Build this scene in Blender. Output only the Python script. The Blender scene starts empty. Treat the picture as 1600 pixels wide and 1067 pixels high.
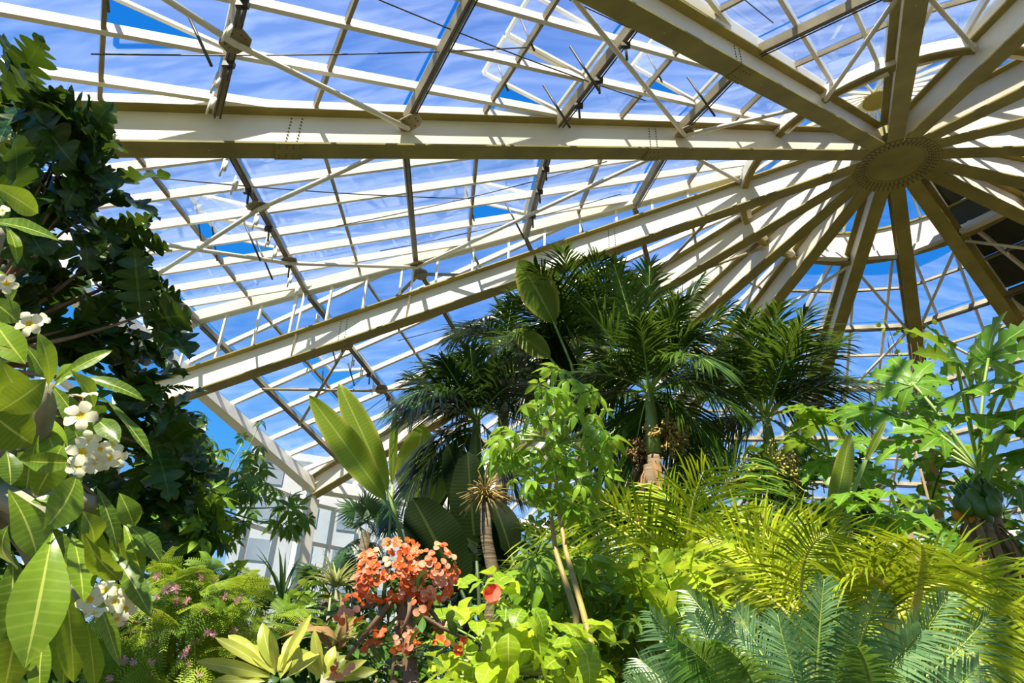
import bpy, math, random
from mathutils import Vector as V, Matrix
rnd = random.Random(7)
scene = bpy.context.scene
C = scene.collection

# ------------------------------------------------------------------ camera, sky, sun, exposure
FPX = 1028.39
PITCH, ROLL = math.radians(27.5706), math.radians(1.9357)
CAM = V((0, 0, 1.5))
_F = V((0, math.cos(PITCH), math.sin(PITCH))); _U = V((0, -math.sin(PITCH), math.cos(PITCH))); _X = V((1, 0, 0))
_c, _s = math.cos(ROLL), math.sin(ROLL)
CX, CU = _c * _X + _s * _U, -_s * _X + _c * _U
cam_data = bpy.data.cameras.new('camera')
cam_data.sensor_width = 36; cam_data.lens = FPX / 1600 * 36; cam_data.clip_end = 600; cam_data.clip_start = .02
cam = bpy.data.objects.new('camera', cam_data); C.objects.link(cam)
M = Matrix((CX, CU, -_F)).transposed().to_4x4(); M.translation = CAM
cam.matrix_world = M
scene.camera = cam

world = bpy.data.worlds.new('sky'); scene.world = world; world.use_nodes = True
nt = world.node_tree; nt.nodes.clear()
w_out = nt.nodes.new('ShaderNodeOutputWorld'); w_bg = nt.nodes.new('ShaderNodeBackground')
w_tc = nt.nodes.new('ShaderNodeTexCoord'); w_sep = nt.nodes.new('ShaderNodeSeparateXYZ'); w_ramp = nt.nodes.new('ShaderNodeValToRGB')
cr = w_ramp.color_ramp
cr.elements[0].position = 0.0; cr.elements[0].color = (.55, .72, .95, 1)
cr.elements[1].position = 1.0; cr.elements[1].color = (.008, .10, .52, 1)
for p_, c_ in ((.12, (.34, .60, .95, 1)), (.28, (.07, .36, .86, 1)), (.5, (.014, .235, .76, 1)), (.75, (.010, .185, .68, 1))):
    e_ = cr.elements.new(p_); e_.color = c_
nt.links.new(w_tc.outputs['Generated'], w_sep.inputs[0]); nt.links.new(w_sep.outputs['Z'], w_ramp.inputs[0])
nt.links.new(w_ramp.outputs[0], w_bg.inputs['Color']); w_bg.inputs['Strength'].default_value = 1.0
nt.links.new(w_bg.outputs[0], w_out.inputs[0])

SUN_AZ, SUN_EL = math.radians(249), math.radians(54)
sun_d = bpy.data.lights.new('sun', 'SUN'); sun_d.energy = 10.0; sun_d.angle = math.radians(.6); sun_d.color = (1, .92, .78)
sun = bpy.data.objects.new('sun', sun_d); C.objects.link(sun)
to_sun = V((math.cos(SUN_AZ) * math.cos(SUN_EL), math.sin(SUN_AZ) * math.cos(SUN_EL), math.sin(SUN_EL)))
sun.rotation_euler = to_sun.to_track_quat('Z', 'Y').to_euler(); sun.location = to_sun * 60
vs = scene.view_settings
scene.display_settings.display_device = 'sRGB'
vs.view_transform = 'Standard'; vs.look = 'None'; vs.gamma = 1; vs.use_curve_mapping = False; vs.exposure = 0.15
scene.cycles.transparent_max_bounces = 24
scene.cycles.max_bounces = 8

def ray(px, py):
    return (CX * ((px - 800) / FPX) - CU * ((py - 533.5) / FPX) + _F).normalized()
def at(px, py, d):
    return CAM + ray(px, py) * d
def to_px(p):
    q = p - CAM; z = q.dot(_F)
    if z < .05: return None
    return (800 + FPX * q.dot(CX) / z, 533.5 - FPX * q.dot(CU) / z)

# ------------------------------------------------------------------ materials
def new_mat(name):
    m = bpy.data.materials.new(name); m.use_nodes = True
    n = m.node_tree; n.nodes.clear()
    o = n.nodes.new('ShaderNodeOutputMaterial')
    return m, n, o
def N(n, t, **kw):
    x = n.nodes.new(t)
    for k, v in kw.items(): setattr(x, k, v)
    return x
def math_node(n, op, a, b=None, c=None):
    x = N(n, 'ShaderNodeMath', operation=op)
    for i, v in enumerate((a, b, c)):
        if v is None: continue
        if isinstance(v, (int, float)): x.inputs[i].default_value = v
        else: n.links.new(v, x.inputs[i])
    return x.outputs[0]
def mix_col(n, f, a, b, bt='MIX'):
    x = N(n, 'ShaderNodeMix', data_type='RGBA', blend_type=bt)
    for s, v in ((x.inputs[0], f), (x.inputs[6], a), (x.inputs[7], b)):
        if isinstance(v, (int, float)): s.default_value = v
        elif isinstance(v, tuple): s.default_value = (*v, 1)
        else: n.links.new(v, s)
    return x.outputs[2]
def paint(name, a, b, rough=.5, scale=3., metal=0., bump=0., lo=.35, hi=.7, stretch=None):
    m, n, o = new_mat(name)
    bs = N(n, 'ShaderNodeBsdfPrincipled'); tc = N(n, 'ShaderNodeTexCoord'); no = N(n, 'ShaderNodeTexNoise')
    no.inputs['Scale'].default_value = scale; no.inputs['Detail'].default_value = 6
    src = tc.outputs['Object']
    if stretch:
        mp = N(n, 'ShaderNodeMapping'); mp.inputs['Scale'].default_value = stretch
        n.links.new(src, mp.inputs[0]); src = mp.outputs[0]
    n.links.new(src, no.inputs['Vector'])
    r = N(n, 'ShaderNodeMapRange'); r.inputs[1].default_value = lo; r.inputs[2].default_value = hi
    n.links.new(no.outputs[0], r.inputs[0])
    n.links.new(mix_col(n, r.outputs[0], a, b), bs.inputs['Base Color'])
    bs.inputs['Roughness'].default_value = rough; bs.inputs['Metallic'].default_value = metal
    if bump:
        bm_ = N(n, 'ShaderNodeBump'); bm_.inputs['Strength'].default_value = bump; bm_.inputs['Distance'].default_value = .02
        n.links.new(no.outputs[0], bm_.inputs['Height']); n.links.new(bm_.outputs[0], bs.inputs['Normal'])
    n.links.new(bs.outputs[0], o.inputs[0])
    return m
def leaf_mat(name, dark, light, vein=None, trans=None, tw=.35, rough=.38, var=.45, lvar=0., veinmix=.28, veins=0, edge=None, spec=.3):
    m, n, o = new_mat(name)
    oi = N(n, 'ShaderNodeObjectInfo'); tc = N(n, 'ShaderNodeTexCoord'); no = N(n, 'ShaderNodeTexNoise')
    no.inputs['Scale'].default_value = 9; no.inputs['Detail'].default_value = 3
    n.links.new(tc.outputs['Object'], no.inputs['Vector'])
    f = math_node(n, 'ADD', math_node(n, 'MULTIPLY', oi.outputs['Random'], .75), math_node(n, 'MULTIPLY', no.outputs[0], .5))
    if lvar:
        la = N(n, 'ShaderNodeAttribute', attribute_name='lu')
        f = math_node(n, 'ADD', f, math_node(n, 'MULTIPLY', math_node(n, 'SUBTRACT', la.outputs['Fac'], .5), lvar))
    f = math_node(n, 'SUBTRACT', f, .12); f.node.use_clamp = True
    col = mix_col(n, f, dark, light)
    if vein or veins or edge:
        au = N(n, 'ShaderNodeAttribute', attribute_name='lu'); av = N(n, 'ShaderNodeAttribute', attribute_name='lv')
        ab = math_node(n, 'ABSOLUTE', au.outputs['Fac'])
        if edge:
            e_ = N(n, 'ShaderNodeMapRange'); e_.inputs[1].default_value = .72; e_.inputs[2].default_value = 1.0
            n.links.new(ab, e_.inputs[0]); col = mix_col(n, e_.outputs[0], col, edge)
        if veins:
            ph = math_node(n, 'SUBTRACT', math_node(n, 'MULTIPLY', av.outputs['Fac'], veins * 6.283), math_node(n, 'MULTIPLY', ab, 3.5))
            sn = math_node(n, 'POWER', math_node(n, 'ADD', math_node(n, 'MULTIPLY', math_node(n, 'SINE', ph), .5), .5), 8)
            col = mix_col(n, math_node(n, 'MULTIPLY', sn, veinmix), col, vein or light)
        if vein:
            mr = math_node(n, 'LESS_THAN', ab, .055)
            col = mix_col(n, math_node(n, 'MULTIPLY', mr, .8), col, vein)
    bs = N(n, 'ShaderNodeBsdfPrincipled'); bs.inputs['Roughness'].default_value = rough
    bs.inputs['Specular IOR Level'].default_value = spec
    n.links.new(col, bs.inputs['Base Color'])
    tr = N(n, 'ShaderNodeBsdfTranslucent')
    tcol = mix_col(n, .75, col, trans or tuple(min(1, x * 1.5) for x in light))
    n.links.new(tcol, tr.inputs['Color'])
    mx = N(n, 'ShaderNodeMixShader'); mx.inputs[0].default_value = tw
    n.links.new(bs.outputs[0], mx.inputs[1]); n.links.new(tr.outputs[0], mx.inputs[2]); n.links.new(mx.outputs[0], o.inputs[0])
    return m
def glass_mat(name, haze_lo, haze_hi, tint=(.93, .96, .98), hcol=(.80, .86, 1.0)):
    m, n, o = new_mat(name)
    tc = N(n, 'ShaderNodeTexCoord'); mp = N(n, 'ShaderNodeMapping'); mp.inputs['Scale'].default_value = (.35, 2.6, 2.0)
    mp.inputs['Rotation'].default_value = (0, 0, .5)
    oi = N(n, 'ShaderNodeObjectInfo')
    cmb = N(n, 'ShaderNodeVectorMath', operation='ADD')
    n.links.new(tc.outputs['Object'], mp.inputs[0]); n.links.new(mp.outputs[0], cmb.inputs[0]); n.links.new(oi.outputs['Random'], cmb.inputs[1])
    no = N(n, 'ShaderNodeTexNoise'); no.inputs['Scale'].default_value = 1.4; no.inputs['Detail'].default_value = 5; no.inputs['Distortion'].default_value = .5
    n.links.new(cmb.outputs[0], no.inputs['Vector'])
    r = N(n, 'ShaderNodeMapRange'); r.inputs[1].default_value = .38; r.inputs[2].default_value = .72
    r.inputs[3].default_value = haze_lo; r.inputs[4].default_value = haze_hi
    n.links.new(no.outputs[0], r.inputs[0])
    fac = math_node(n, 'MULTIPLY', r.outputs[0], math_node(n, 'ADD', math_node(n, 'MULTIPLY', oi.outputs['Random'], .7), .65))
    tp = N(n, 'ShaderNodeBsdfTransparent'); tp.inputs[0].default_value = (*tint, 1)
    tl = N(n, 'ShaderNodeBsdfTranslucent'); tl.inputs[0].default_value = (*hcol, 1)
    gl = N(n, 'ShaderNodeBsdfGlossy'); gl.inputs['Roughness'].default_value = .05; gl.inputs[0].default_value = (.9, .95, 1, 1)
    fr = N(n, 'ShaderNodeFresnel'); fr.inputs[0].default_value = 1.25
    mx = N(n, 'ShaderNodeMixShader'); n.links.new(fac, mx.inputs[0]); n.links.new(tp.outputs[0], mx.inputs[1]); n.links.new(tl.outputs[0], mx.inputs[2])
    m2 = N(n, 'ShaderNodeMixShader'); n.links.new(math_node(n, 'MULTIPLY', fr.outputs[0], .16), m2.inputs[0]); n.links.new(mx.outputs[0], m2.inputs[1]); n.links.new(gl.outputs[0], m2.inputs[2])
    n.links.new(m2.outputs[0], o.inputs[0])
    return m
def plain(name, col, rough=.5, tw=0., metal=0.):
    m, n, o = new_mat(name)
    no = N(n, 'ShaderNodeTexNoise'); no.inputs['Scale'].default_value = 14; tc = N(n, 'ShaderNodeTexCoord'); oi = N(n, 'ShaderNodeObjectInfo')
    n.links.new(tc.outputs['Object'], no.inputs['Vector'])
    f = math_node(n, 'MULTIPLY', math_node(n, 'ADD', no.outputs[0], oi.outputs['Random']), .5)
    c = mix_col(n, f, tuple(x * .72 for x in col), tuple(min(1, x * 1.2) for x in col))
    bs = N(n, 'ShaderNodeBsdfPrincipled'); n.links.new(c, bs.inputs['Base Color']); bs.inputs['Roughness'].default_value = rough; bs.inputs['Metallic'].default_value = metal
    last = bs.outputs[0]
    if tw:
        tr = N(n, 'ShaderNodeBsdfTranslucent'); n.links.new(c, tr.inputs[0])
        mx = N(n, 'ShaderNodeMixShader'); mx.inputs[0].default_value = tw; n.links.new(last, mx.inputs[1]); n.links.new(tr.outputs[0], mx.inputs[2]); last = mx.outputs[0]
    n.links.new(last, o.inputs[0])
    return m

MAT = dict(
    cream=paint('cream_paint', (.80, .74, .62), (.70, .63, .50), .45, 1.2, lo=.45, hi=.8),
    bounce_olive=paint('bounce_tinted_cream_paint', (.33, .265, .055), (.19, .15, .03), .6, 1.6, lo=.3, hi=.75),  # cream frame paint with dim green bounce light put into the colour
    steel=paint('brown_purlin_paint', (.40, .33, .20), (.22, .17, .09), .55, 2.2),
    white=paint('white_bar_paint', (.86, .80, .67), (.78, .70, .54), .4, 1.0, lo=.5, hi=.8),
    dark=paint('dark_metal', (.05, .045, .04), (.09, .08, .06), .45, 6, metal=.3),
    bolt=paint('bolt_metal', (.10, .08, .04), (.16, .13, .07), .5, 9),
    slab=paint('dark_roof_board', (.035, .04, .025), (.055, .06, .035), .8, 1.5),
    glass=glass_mat('hazy_glass', .035, .085), clear=glass_mat('clear_glass', .0, .03),
    frost=glass_mat('frosted_glass', .04, .12),
    soil=paint('soil', (.10, .065, .035), (.045, .03, .018), .95, 2.5, bump=.6),
    lawn=paint('lawn', (.10, .16, .05), (.16, .2, .08), .95, .5),
    concrete=paint('pale_wall', (.55, .54, .52), (.47, .46, .45), .8, .4),
    pane=paint('grey_window', (.22, .25, .28), (.3, .33, .36), .2, .3),
    bark=paint('brown_bark', (.16, .10, .055), (.30, .21, .12), .9, 12, bump=.8, stretch=(1, 1, .35)),
    greybark=paint('grey_green_bark', (.22, .21, .13), (.34, .32, .2), .8, 9, bump=.5),
    palmbark=paint('ringed_palm_trunk', (.12, .09, .05), (.25, .18, .10), .9, 10, bump=.8, stretch=(.3, .3, 3)),
    shaft=paint('green_crownshaft', (.20, .28, .06), (.34, .40, .11), .4, 5, stretch=(4, 4, .5)),
    cane=paint('tan_cane', (.42, .29, .07), (.26, .19, .05), .5, 8, stretch=(2, 2, 1)),
    stalk=paint('green_stalk', (.20, .32, .05), (.34, .46, .10), .45, 6),
    ystalk=paint('yellow_rachis', (.62, .58, .10), (.50, .50, .10), .45, 6),
    dstalk=paint('dark_stalk', (.05, .08, .025), (.09, .12, .04), .5, 6),
    plum=leaf_mat('frangipani_leaf', (.022, .075, .008), (.24, .38, .02), (.60, .64, .13), (.46, .60, .03), .28, .34, veins=13, veinmix=.15),
    bread=leaf_mat('lobed_leaf', (.010, .036, .007), (.036, .092, .013), (.09, .17, .03), (.18, .30, .02), .16, .34, veins=6),
    umb=leaf_mat('umbrella_leaflet', (.05, .14, .012), (.20, .33, .03), None, (.42, .58, .06), .33, .36),
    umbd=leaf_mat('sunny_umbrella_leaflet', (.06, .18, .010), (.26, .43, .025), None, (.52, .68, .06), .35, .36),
    fern=leaf_mat('feathery_leaflet', (.08, .19, .010), (.36, .46, .03), None, (.45, .58, .05), .35, .5),
    ros=leaf_mat('yellow_strap_leaf', (.34, .42, .05), (.62, .60, .12), (.75, .72, .3), (.75, .75, .12), .35, .34),
    dra=leaf_mat('spiky_leaf', (.25, .30, .09), (.52, .52, .22), None, (.6, .6, .2), .3, .4),
    fan=leaf_mat('fan_palm_blade', (.02, .06, .02), (.06, .13, .03), None, (.2, .34, .05), .25, .4),
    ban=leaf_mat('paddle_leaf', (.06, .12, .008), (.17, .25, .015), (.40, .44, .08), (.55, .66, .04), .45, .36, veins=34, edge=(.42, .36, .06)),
    ban_shade=leaf_mat('shaded_paddle_leaf', (.004, .010, .002), (.009, .020, .003), (.03, .045, .01), (.06, .10, .01), .10, .55, veins=30, spec=.04),  # paddle leaf with shade put into the colour, gloss cut to suit
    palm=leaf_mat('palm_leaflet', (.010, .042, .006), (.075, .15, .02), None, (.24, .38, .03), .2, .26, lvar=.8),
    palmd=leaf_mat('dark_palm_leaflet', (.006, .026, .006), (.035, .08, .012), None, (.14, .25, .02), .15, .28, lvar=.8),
    areca=leaf_mat('golden_palm_leaflet', (.045, .14, .005), (.48, .56, .022), None, (.66, .76, .03), .25, .36, lvar=1.0),
    cyc=leaf_mat('blue_green_cycad_leaflet', (.06, .18, .06), (.29, .46, .20), None, (.30, .55, .14), .22, .36, lvar=.8),
    cycg=leaf_mat('green_cycad_leaflet', (.04, .15, .02), (.22, .40, .06), None, (.36, .58, .06), .26, .36, lvar=.8),
    pap=leaf_mat('papaya_leaf', (.045, .14, .010), (.16, .34, .02), (.42, .50, .14), (.44, .64, .05), .36, .38),
    lime=leaf_mat('lime_leaf', (.07, .20, .006), (.46, .60, .02), (.66, .70, .15), (.68, .82, .05), .4, .36, veins=6),
    mil=leaf_mat('dark_obovate_leaf', (.03, .085, .018), (.08, .18, .03), (.2, .3, .08), (.2, .35, .05), .22, .34),
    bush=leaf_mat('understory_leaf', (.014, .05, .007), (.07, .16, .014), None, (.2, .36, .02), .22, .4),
    dry=plain('dry_brown_leaf', (.30, .17, .06), .8, .2),
    cream_petal=plain('cream_petal', (.92, .86, .56), .5, .3), yellow=plain('yellow_throat', (.85, .62, .04), .5, .2),
    orange=plain('orange_bract', (.80, .14, .025), .5, .3), salmon=plain('salmon_bract', (.92, .36, .20), .5, .3), red=plain('red_petal', (.82, .10, .03), .5, .25),
    pink=plain('pink_tuft', (.90, .42, .50), .7, .3), husk=plain('tan_twig', (.42, .30, .08), .8), huskg=plain('green_yellow_twig', (.46, .42, .08), .8),
    fruit=plain('green_papaya', (.06, .12, .02), .4), fruito=plain('ripe_papaya', (.85, .32, .03), .4),
)

# ------------------------------------------------------------------ object helpers
def link(o, parent=None):
    C.objects.link(o)
    if parent is not None: o.parent = parent
    return o
def tag(o, label=None, cat=None, group=None, kind=None):
    if label: o['label'] = label
    if cat: o['category'] = cat
    if group: o['group'] = group
    if kind: o['kind'] = kind
    return o
def empty(name, loc=(0, 0, 0), parent=None):
    o = bpy.data.objects.new(name, None); o.location = loc; o.empty_display_size = .1
    return link(o, parent)
class MB:
    """collects shapes into one mesh"""
    def __init__(s): s.v = []; s.f = []; s.mi = []; s.lu = []; s.lv = []; s.sm = []
    def add(s, vs, fs, mi=0, lu=None, lv=None, smooth=False):
        b = len(s.v); s.v += [tuple(p) for p in vs]
        s.f += [tuple(i + b for i in f) for f in fs]; s.mi += [mi] * len(fs); s.sm += [smooth] * len(fs)
        s.lu += list(lu) if lu else [.5] * len(vs); s.lv += list(lv) if lv else [0.] * len(vs)
        return s
    def mesh(s, name, mats):
        me = bpy.data.meshes.new(name); me.from_pydata(s.v, [], s.f)
        for m in (mats if isinstance(mats, (list, tuple)) else [mats]): me.materials.append(m)
        me.polygons.foreach_set('material_index', s.mi); me.polygons.foreach_set('use_smooth', s.sm)
        for nm, d in (('lu', s.lu), ('lv', s.lv)):
            a = me.attributes.new(nm, 'FLOAT', 'POINT'); a.data.foreach_set('value', d)
        me.update()
        return me
    def obj(s, name, mats, parent=None, loc=(0, 0, 0)):
        o = bpy.data.objects.new(name, s.mesh(name, mats)); o.location = loc
        return link(o, parent)
    def box(s, p, q, w, h, up=V((0, 0, 1)), off=0., mi=0):
        d = (q - p); L = d.length
        if L < 1e-5: return s
        d /= L; sd = d.cross(up)
        if sd.length < 1e-4: sd = d.cross(V((1, 0, 0)))
        sd.normalize(); u = sd.cross(d).normalized()
        pts = []
        for e in (p, q):
            for a, b in ((-1, -1), (1, -1), (1, 1), (-1, 1)):
                pts.append(e + sd * (a * w / 2) + u * (b * h / 2 + off))
        return s.add(pts, [(0, 3, 2, 1), (4, 5, 6, 7), (0, 1, 5, 4), (1, 2, 6, 5), (2, 3, 7, 6), (3, 0, 4, 7)], mi)
    def tube(s, pts, rad, n=6, mi=0, smooth=True):
        pts = [V(p) for p in pts]; R = rad if isinstance(rad, (list, tuple)) else [rad] * len(pts)
        vs, fs = [], []; ref = None
        for i, p in enumerate(pts):
            d = (pts[min(i + 1, len(pts) - 1)] - pts[max(i - 1, 0)]).normalized()
            if ref is None: ref = d.orthogonal().normalized()
            ref = (ref - d * ref.dot(d)).normalized(); b = d.cross(ref)
            for k in range(n):
                a = 2 * math.pi * k / n; vs.append(p + (ref * math.cos(a) + b * math.sin(a)) * R[i])
        for i in range(len(pts) - 1):
            for k in range(n):
                fs.append((i * n + k, i * n + (k + 1) % n, (i + 1) * n + (k + 1) % n, (i + 1) * n + k))
        fs.append(tuple(range(n - 1, -1, -1))); fs.append(tuple((len(pts) - 1) * n + k for k in range(n)))
        lv = [i / (len(pts) - 1) for i in range(len(pts)) for k in range(n)]
        return s.add(vs, fs, mi, lv=lv, smooth=smooth)
    def ball(s, c, rx, ry, rz, nu=8, nv=6, mi=0):
        vs = [V(c) + V((0, 0, -rz))]
        for j in range(1, nv):
            t = math.pi * j / nv - math.pi / 2
            for i in range(nu):
                a = 2 * math.pi * i / nu; vs.append(V(c) + V((rx * math.cos(t) * math.cos(a), ry * math.cos(t) * math.sin(a), rz * math.sin(t))))
        vs.append(V(c) + V((0, 0, rz))); fs = []
        for i in range(nu): fs.append((0, 1 + (i + 1) % nu, 1 + i))
        for j in range(nv - 2):
            for i in range(nu): a = 1 + j * nu; fs.append((a + i, a + (i + 1) % nu, a + nu + (i + 1) % nu, a + nu + i))
        l = len(vs) - 1; a = 1 + (nv - 2) * nu
        for i in range(nu): fs.append((a + i, a + (i + 1) % nu, l))
        return s.add(vs, fs, mi, smooth=True)
    def poly_slab(s, pts, nrm, t, mi=0):
        n = len(pts); vs = [p for p in pts] + [p + nrm * t for p in pts]
        fs = [tuple(range(n - 1, -1, -1)), tuple(range(n, 2 * n))] + [(i, (i + 1) % n, n + (i + 1) % n, n + i) for i in range(n)]
        return s.add(vs, fs, mi)

# ------------------------------------------------------------------ dome frame
S = 20.0
HUB = CAM + V((9.5758, 12.5517, 12.2784))      # underside of the hub, where the lower flanges meet
SLOPE = .34775; PSI = math.radians(195.6702)
JIT = [3.73, -1.77, -2.93, -.17, 2.99, -1.01, -.16, .9, -3.07, 2.24, 1.21, -.64, -.66, -.54, .04, -.15]
AZ = [PSI - k * math.pi / 8 + math.radians(JIT[k]) for k in range(16)]
DEP = .74; REAVE = .975 * S; LIFT = .032; RING = .19 * S; PSTEP = .143 * S
PUR = [RING + PSTEP * i for i in range(6)]
def rib_pt(k, r, up=0.):
    a = AZ[k % 16]; return HUB + V((math.cos(a) * r, math.sin(a) * r, -SLOPE * r + up))
WORDS = ['level with the left edge of the picture', 'broad one slanting to the lower left with clear strip windows above', 'third going down to the left column', 'fourth counting down from the left one',
         'fifth counting down from the left one, behind the palms', 'left one of the pair seen steeply below the hub', 'middle one straight below the hub', 'right one below the hub beside the dark roof',
         'under the dark roof at the right', 'first above the dark roof at right', 'second above the dark roof at right', 'level with the hub at the right edge', 'just above level at the right edge',
         'going to the upper right corner', 'going straight up from the hub', 'wide one going to the top left']
frame = tag(empty('ceiling', HUB), 'cream steel dome frame of radial girders meeting at a round hub', None, None, 'structure')
def fl(p): return V(p) - HUB
hub = empty('hub', (0, 0, 0), frame)
def disc(mb, r0, r1, z0, z1, n=48, mi=0):
    vs = []; fs = []
    for r, z in ((r0, z0), (r1, z0), (r1, z1), (r0, z1)):
        for i in range(n): a = 2 * math.pi * i / n; vs.append(V((r * math.cos(a), r * math.sin(a), z)))
    for j in range(4):
        for i in range(n): fs.append((j * n + i, j * n + (i + 1) % n, ((j + 1) % 4) * n + (i + 1) % n, ((j + 1) % 4) * n + i))
    return mb.add(vs, fs, mi)
m = MB(); disc(m, .001, .64, -.28, -.2); m.obj('hub_disc', MAT['bounce_olive'], hub)
m = MB(); vs_ = []; fs_ = []
for r_, z_ in ((.60, -.27), (.97, -SLOPE * .97 - .035), (.97, -SLOPE * .97 - .02), (.60, -.25)):
    for i in range(48): vs_.append(V((r_ * math.cos(i * math.pi / 24), r_ * math.sin(i * math.pi / 24), z_)))
for j in range(4):
    for i in range(48): fs_.append((j * 48 + i, j * 48 + (i + 1) % 48, ((j + 1) % 4) * 48 + (i + 1) % 48, ((j + 1) % 4) * 48 + i))
m.add(vs_, fs_); m.obj('ring_plate', MAT['bounce_olive'], hub)
for r_ in (.655, .81):
    m = MB(); m.tube([V((r_ * math.cos(i * math.pi / 24), r_ * math.sin(i * math.pi / 24), -.28 - max(0, r_ - .66) * .30)) for i in range(49)], .011, 4); m.obj('ring_seam', MAT['bolt'], hub)
m = MB(); disc(m, .001, .5, DEP - .02, DEP + .05); disc(m, .30, .5, -.2, DEP); m.obj('hub_drum', MAT['bounce_olive'], hub)
m = MB()
for rr, n in ((.72, 44), (.77, 44), (.86, 48), (.92, 48)):
    for i in range(n): a = 2 * math.pi * i / n; m.ball((rr * math.cos(a), rr * math.sin(a), -.272 - (rr - .6) * .265), .024, .024, .022, 6, 4)
b = m.obj('bolts', MAT['bolt'], hub); b['kind'] = 'stuff'
for k in range(16):
    rib = empty('rib', (0, 0, 0), frame)
    rib['label'] = 'radial girder ' + WORDS[k]
    r0 = .62; r1 = REAVE + .2
    MB().box(fl(rib_pt(k, r0, 0)), fl(rib_pt(k, r1, 0)), .36, .035, off=0).obj('bottom_flange', MAT['bounce_olive'], rib)
    MB().box(fl(rib_pt(k, .3, DEP / 2)), fl(rib_pt(k, r1, DEP / 2)), .03, DEP - .03).obj('web', MAT['cream'], rib)
    MB().box(fl(rib_pt(k, r0, DEP)), fl(rib_pt(k, r1, DEP)), .36, .035).obj('top_flange', MAT['bounce_olive'], rib)
    for rr in (.70 * S, .36 * S):
        p, q = rib_pt(k, rr - .2), rib_pt(k, rr + .2)
        MB().box(fl(p) + V((0, 0, -.025)), fl(q) + V((0, 0, -.025)), .38, .02).obj('splice_plate', MAT['bounce_olive'], rib)
        d = (q - p).normalized(); sd = d.cross(V((0, 0, 1))).normalized(); m = MB()
        for sgn in (-1, 1):
            for c in (-.08, .08):
                for j in range(9):
                    m.ball(fl(rib_pt(k, rr + c, .1 + j * .07)) + sd * (.02 * sgn), .016, .016, .016, 5, 4)
            for c in range(4):
                for w in (.08, .15): m.ball(fl(rib_pt(k, rr - .16 + c * .1, -.035)) + sd * (w * sgn), .016, .016, .014, 5, 4)
        m.obj('bolts', MAT['bolt'], rib)['kind'] = 'stuff'
    for rr in PUR[1:5]:
        p = rib_pt(k, rr, .03); q = rib_pt(k, rr, DEP - .03); sd = V((-math.sin(AZ[k]), math.cos(AZ[k]), 0))
        MB().box(fl(p), fl(q), .30, .02, up=sd).obj('stiffener', MAT['cream'], rib)
    # thin cable run along the lower flange
    sd = V((-math.sin(AZ[k]), math.cos(AZ[k]), 0)) * (1 if k in (8, 9, 10, 11, 12, 13, 14, 15, 0, 7) else -1)
    if k in (0, 1, 2, 15, 11, 12):
        pts = [fl(rib_pt(k, 1 + i * 1.6, .055 + .012 * (i % 3))) + sd * .05 for i in range(12)]
        MB().tube(pts, .014, 5).obj('cable', MAT['dark'], rib)

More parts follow.
